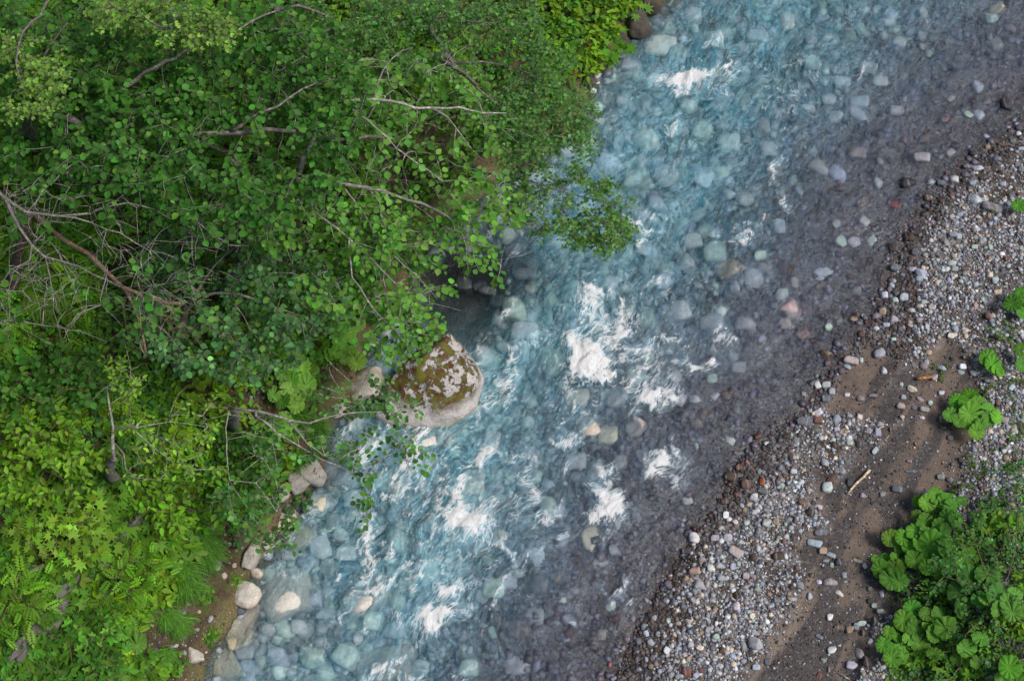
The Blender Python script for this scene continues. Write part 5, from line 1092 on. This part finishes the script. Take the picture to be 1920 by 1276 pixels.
# grass tufts
def grass_tuft(px, py, sc, lean, label, n=420):
    p = G(px, py); L = []; V = []; F = []; C = []; off = 0; rg = np.random.default_rng(int(px + py))
    for i in range(n):
        a = rg.normal(lean, .65); ln = sc * rg.uniform(.4, 1.0); b0 = rg.normal(0, .16 * sc, 2); wd = .0085; k = 5
        t = np.linspace(0, 1, k); dd = np.array([math.cos(a), math.sin(a)]); rad = ln * (t * .35 + .55 * t * t) ; zz = ln * (.75 * t - .75 * t * t) + .02
        cx = b0[0] + dd[0] * rad; cy = b0[1] + dd[1] * rad; w_ = wd * (1 - t * .9)
        V.append(np.stack([np.concatenate([cx - dd[1] * w_, cx + dd[1] * w_]), np.concatenate([cy + dd[0] * w_, cy - dd[0] * w_]), np.concatenate([zz, zz])], 1))
        j = np.arange(k - 1); F.append(np.stack([j, j + 1, j + 1 + k, j + k], 1) + off); off += 2 * k
        C.append(np.tile(np.array([.075, .20, .022]) * math.exp(rg.normal(0, .3)), (2 * k, 1)))
    me = mesh_np('grass_tuft', np.concatenate(V), np.concatenate(F), np.concatenate(C)); me.materials.append(M_GRASS)
    o = link('grass_tuft', me, None, label=label, category='grass tuft', group='long grass tufts on the left bank'); o.location = tuple(p)
for a in [(350, 985, .62, 5.3, 'largest long grass tuft, highest of those on the bare bank'), (378, 1010, .5, 5.5, 'long grass tuft just right of the largest one'), (330, 1020, .5, 4.9, 'long grass tuft just below the largest one'), (385, 1035, .5, 5.4, 'grass tuft beside the small grey rock on bare soil'),
          (350, 1085, .55, 5.0, 'drooping grass tuft in the middle of the bare bank'), (340, 1060, .45, 5.2, 'grass tuft squeezed between two larger drooping tufts'), (275, 1110, .5, 4.8, 'dark grass tuft just above the pair of big round leaves'), (262, 1135, .42, 5.0, 'small dark grass tuft touching the upper big round leaf'),
          (315, 1150, .36, 5.2, 'short grass tuft below the drooping middle tuft'), (335, 1165, .36, 5.5, 'short grass tuft on the bare slope right of its neighbour'), (255, 1235, .4, 5.0, 'grass tuft below the lower big round leaf'), (305, 1225, .28, 5.2, 'smallest grass tuft on the bare slope near the bottom'),
          (545, 780, .5, 5.0, 'grass tuft under the left bank butterburs'), (590, 800, .45, 5.2, 'grass tuft right under the leftmost river rocks'), (555, 855, .4, 5.0, 'grass tuft above the angular pale rock'), (630, 640, .5, 5.2, 'grass tuft half hidden behind leaves left of the mossy boulder'), (240, 965, .4, 5.0, 'grass tuft above the narrow grey rock')]: grass_tuft(*a)

# butterburs
def butterbur(px, py, leaves, label, col=(.085, .24, .025), group='butterbur plants', hz=.26, name='butterbur_plant'):
    """leaves: (dx, dy, diameter px) offsets from the plant centre in photo pixels"""
    base = G(px, py); root = thing(name, tuple(base), label, 'plant', group)
    for (dx, dy, dm) in leaves:
        g = G(px + dx, py + dy); hh = hz * random.uniform(.6, 1.25) + .0022 * dm
        p = P(px + dx, py + dy, max(g[2], base[2] * .7) + hh); dpx = np.linalg.norm(p - CAM) / 2400
        a = math.atan2(p[1] - base[1], p[0] - base[0]) + random.gauss(0, .5)
        out_ = np.array([math.cos(a), math.sin(a), -.25]); q = p - base
        nrm = rand_up(1, .32)[0] + np.array([math.cos(a), math.sin(a), 0]) * .2 + np.array([0, -.1, 0])
        L = Leaves(); T = Tubes(); L.add('bb%d' % random.randrange(4), q[None], out_[None], nrm[None], np.array([dm * dpx * .84 * random.uniform(.8, 1.12)]), jit(1, col, .14))
        T.add(np.array([np.array([0, 0, -.05]), q * np.array([.5, .5, .55]), q]), [.012, .010, .008], 5, (.16, .22, .06))
        lf_ = link('leaf', L.mesh('leaf'), M_BB, root); link('stalk', T.mesh('stalk'), M_BARK, lf_)
    return root
def ring(n, r, dm, j=.2):
    out_ = []
    for k in range(n):
        a = k * 2.399963; rr = r * math.sqrt((k + .4) / n); out_.append((rr * math.cos(a) + random.gauss(0, r * j * .3), rr * math.sin(a) * .85 + random.gauss(0, r * j * .3), dm * random.uniform(.7, 1.2)))
    return out_
butterbur(1825, 778, [(-32, -28, 30), (-8, -38, 30), (8, -30, 26), (-15, -22, 30), (-45, 0, 24), (-8, -2, 42), (10, -12, 30), (30, -8, 30), (28, 8, 28), (45, 5, 26), (14, 18, 26), (-14, 16, 24), (4, 32, 30), (-28, 14, 22), (0, 8, 24)], 'lone round-leaved butterbur clump standing on the gravel bar', (.095, .25, .028))
butterbur(1862, 685, [(-12, -14, 28), (-2, -2, 28), (8, 10, 24), (14, 14, 16), (2, 8, 18)], 'small butterbur with a few leaves between the pebbles and the right edge', (.105, .28, .025))
butterbur(1915, 565, [(-18, 5, 30), (-4, -16, 28), (0, 8, 30), (8, -4, 28), (4, 22, 24)], 'butterbur cut by the right edge beside the upper gravel', (.085, .24, .025))
butterbur(1912, 385, [(-4, 0, 28), (10, 4, 24)], 'single bright butterbur leaf at the right edge above the shore', (.085, .24, .025))
butterbur(1915, 680, [(-4, -28, 22), (0, 5, 26), (8, -10, 22)], 'butterbur at the right edge beside the yellowish puddle', (.085, .24, .025))
butterbur(1762, 950, [(-42, -10, 26), (-25, -8, 34), (-5, -22, 32), (8, -8, 38), (-18, 12, 34), (15, 20, 34), (22, 0, 30), (-30, 30, 30), (0, 38, 28), (30, 25, 30), (40, -12, 24), (-45, 15, 22), (10, 45, 30)], 'upper part of the big butterbur patch with cupped bright leaves', (.088, .24, .028))
butterbur(1705, 1010, [(-38, -2, 32), (-12, -4, 38), (10, -16, 34), (20, 10, 32), (34, -8, 28), (-20, 20, 22), (0, 18, 26)], 'fan-shaped butterbur leaves at the left tip of the patch', (.098, .26, .028))
butterbur(1745, 1030, [(0, -10, 48), (35, 0, 40), (50, 25, 38), (-30, 20, 36), (-5, 35, 36), (25, 45, 34), (70, 10, 34)], 'broad overlapping butterbur leaves in the middle of the patch', (.085, .24, .025))
butterbur(1668, 1065, [(-18, 2, 34), (-8, -20, 22), (10, -22, 24), (12, 0, 30), (4, 22, 36), (18, 26, 34), (28, -10, 20), (-28, -18, 18)], 'low butterbur whose leaves overhang the mud at the patch edge', (.095, .25, .028))
butterbur(1815, 1100, ring(9, 60, 40), 'shaded butterbur among twigs right of the patch', (.06, .18, .03))
butterbur(1730, 1170, ring(9, 50, 34), 'butterbur below the patch beside the brown soil', (.085, .24, .025))
butterbur(1810, 1215, [(0, 0, 36), (-40, -30, 26), (20, 28, 24), (-20, 20, 24), (30, -20, 28), (-60, 10, 26)], 'butterbur with one wide leaf near the lower right corner', (.085, .24, .025))
butterbur(1890, 1265, ring(4, 24, 36), 'butterbur cut by the lower right corner', (.085, .24, .025)); butterbur(1680, 1210, ring(8, 36, 26), 'lowest butterbur on the right beside pink stones', (.085, .24, .025)); butterbur(1880, 1130, ring(6, 34, 32), 'dull butterbur half hidden at the right edge', (.11, .26, .04))
butterbur(245, 1185, [(-2, -20, 38), (12, 24, 44), (-16, 2, 26), (-8, 28, 24)], 'pair of very large round leaves left of the bare slope', (.10, .25, .035))
for a in [(575, 660, [(0, -10, 36), (20, 10, 34), (-20, 12, 32), (5, 30, 30)], 'highest butterbur of the left bank, in leaf shade'), (560, 705, ring(6, 34, 36), 'butterbur of the left bank just under the highest one'), (540, 745, ring(6, 32, 34), 'pale green butterbur in the middle of the left bank column'),
          (535, 800, ring(5, 28, 36), 'lowest butterbur of the left bank above the twigs'), (645, 620, ring(7, 34, 36), 'butterbur at the shore left of the mossy boulder'), (655, 665, ring(5, 28, 32), 'butterbur just above the split tan rock'), (590, 560, ring(5, 34, 34), 'butterbur glimpsed below the pale limbs')]:
    butterbur(a[0], a[1], a[2], a[3], (.14, .30, .045), 'butterbur plants')

# far-gone mass of ground plants under the trees
def carpet(name, label, poly, n, hlo, hhi, kinds, seed, cat='undergrowth'):
    xs = [a for a, b in poly]; ys = [b for a, b in poly]; px = rng.uniform(min(xs), max(xs), n * 3); py = rng.uniform(min(ys), max(ys), n * 3)
    k = in_poly(px, py, poly); px, py = px[k][:n], py[k][:n]; p = G(px, py); lf, rt, v_ = fields(p[:, 0], p[:, 1]); ok = (lf > .35) | (rt > .35); p = p[ok]; px = px[ok]; py = py[ok]
    ok = rng.random(len(p)) < np.where(py < 700, .45, .06) + ss(-.30, .12, n2(p[:, 0], p[:, 1], 1.3, 31.0, 4)); p = p[ok]
    L = Leaves(); sel = (n2(p[:, 0], p[:, 1], .8, seed, 2) * 2.2 + rng.normal(0, .35, len(p)) + .5 * len(kinds)).clip(0, len(kinds) - .01).astype(int)
    for i, (kd, sz, c) in enumerate(kinds):
        m = sel == i; q = p[m].copy(); q[:, 2] += rng.uniform(hlo, hhi, len(q)) * (.5 + .5 * n2(q[:, 0], q[:, 1], 1.5, 7.0, 2) + .3)
        sh_ = np.exp(.5 * n2(q[:, 0], q[:, 1], 1.2, 77.0, 3))
        L.add(kd, q, rand_dir(len(q)), rand_up(len(q), .45), sz * rng.uniform(.6, 1.2, len(q)), jit(len(q), c, .25, frac=.08) * sh_[:, None])
    link(name, L.mesh(name), M_LEAF, kind='stuff', label=label, category=cat)
carpet('undergrowth', 'dense mixed green undergrowth covering the left bank', [(-150, -150), (1240, -150), (1200, 40), (1140, 90), (1090, 170), (960, 310), (780, 450), (700, 600), (640, 760), (560, 860), (480, 880), (400, 950), (300, 1010), (230, 1140), (230, 1340), (-150, 1340)],
    40000, .05, .55, [('round', .12, (.045, .14, .03)), ('ovate', .145, (.07, .19, .018)), ('small', .10, (.055, .16, .03)), ('pinn', .27, (.095, .225, .016)), ('tri', .18, (.08, .20, .018))], 12.0)
carpet('ground_cover', 'low green leaves covering the soil of the right bank', [(1720, 1090), (1820, 980), (1860, 880), (1990, 830), (1990, 1340), (1650, 1340), (1670, 1200)],
    7000, .03, .35, [('round', .07, (.06, .15, .04)), ('small', .055, (.08, .19, .035)), ('ovate', .08, (.10, .23, .03))], 15.0)
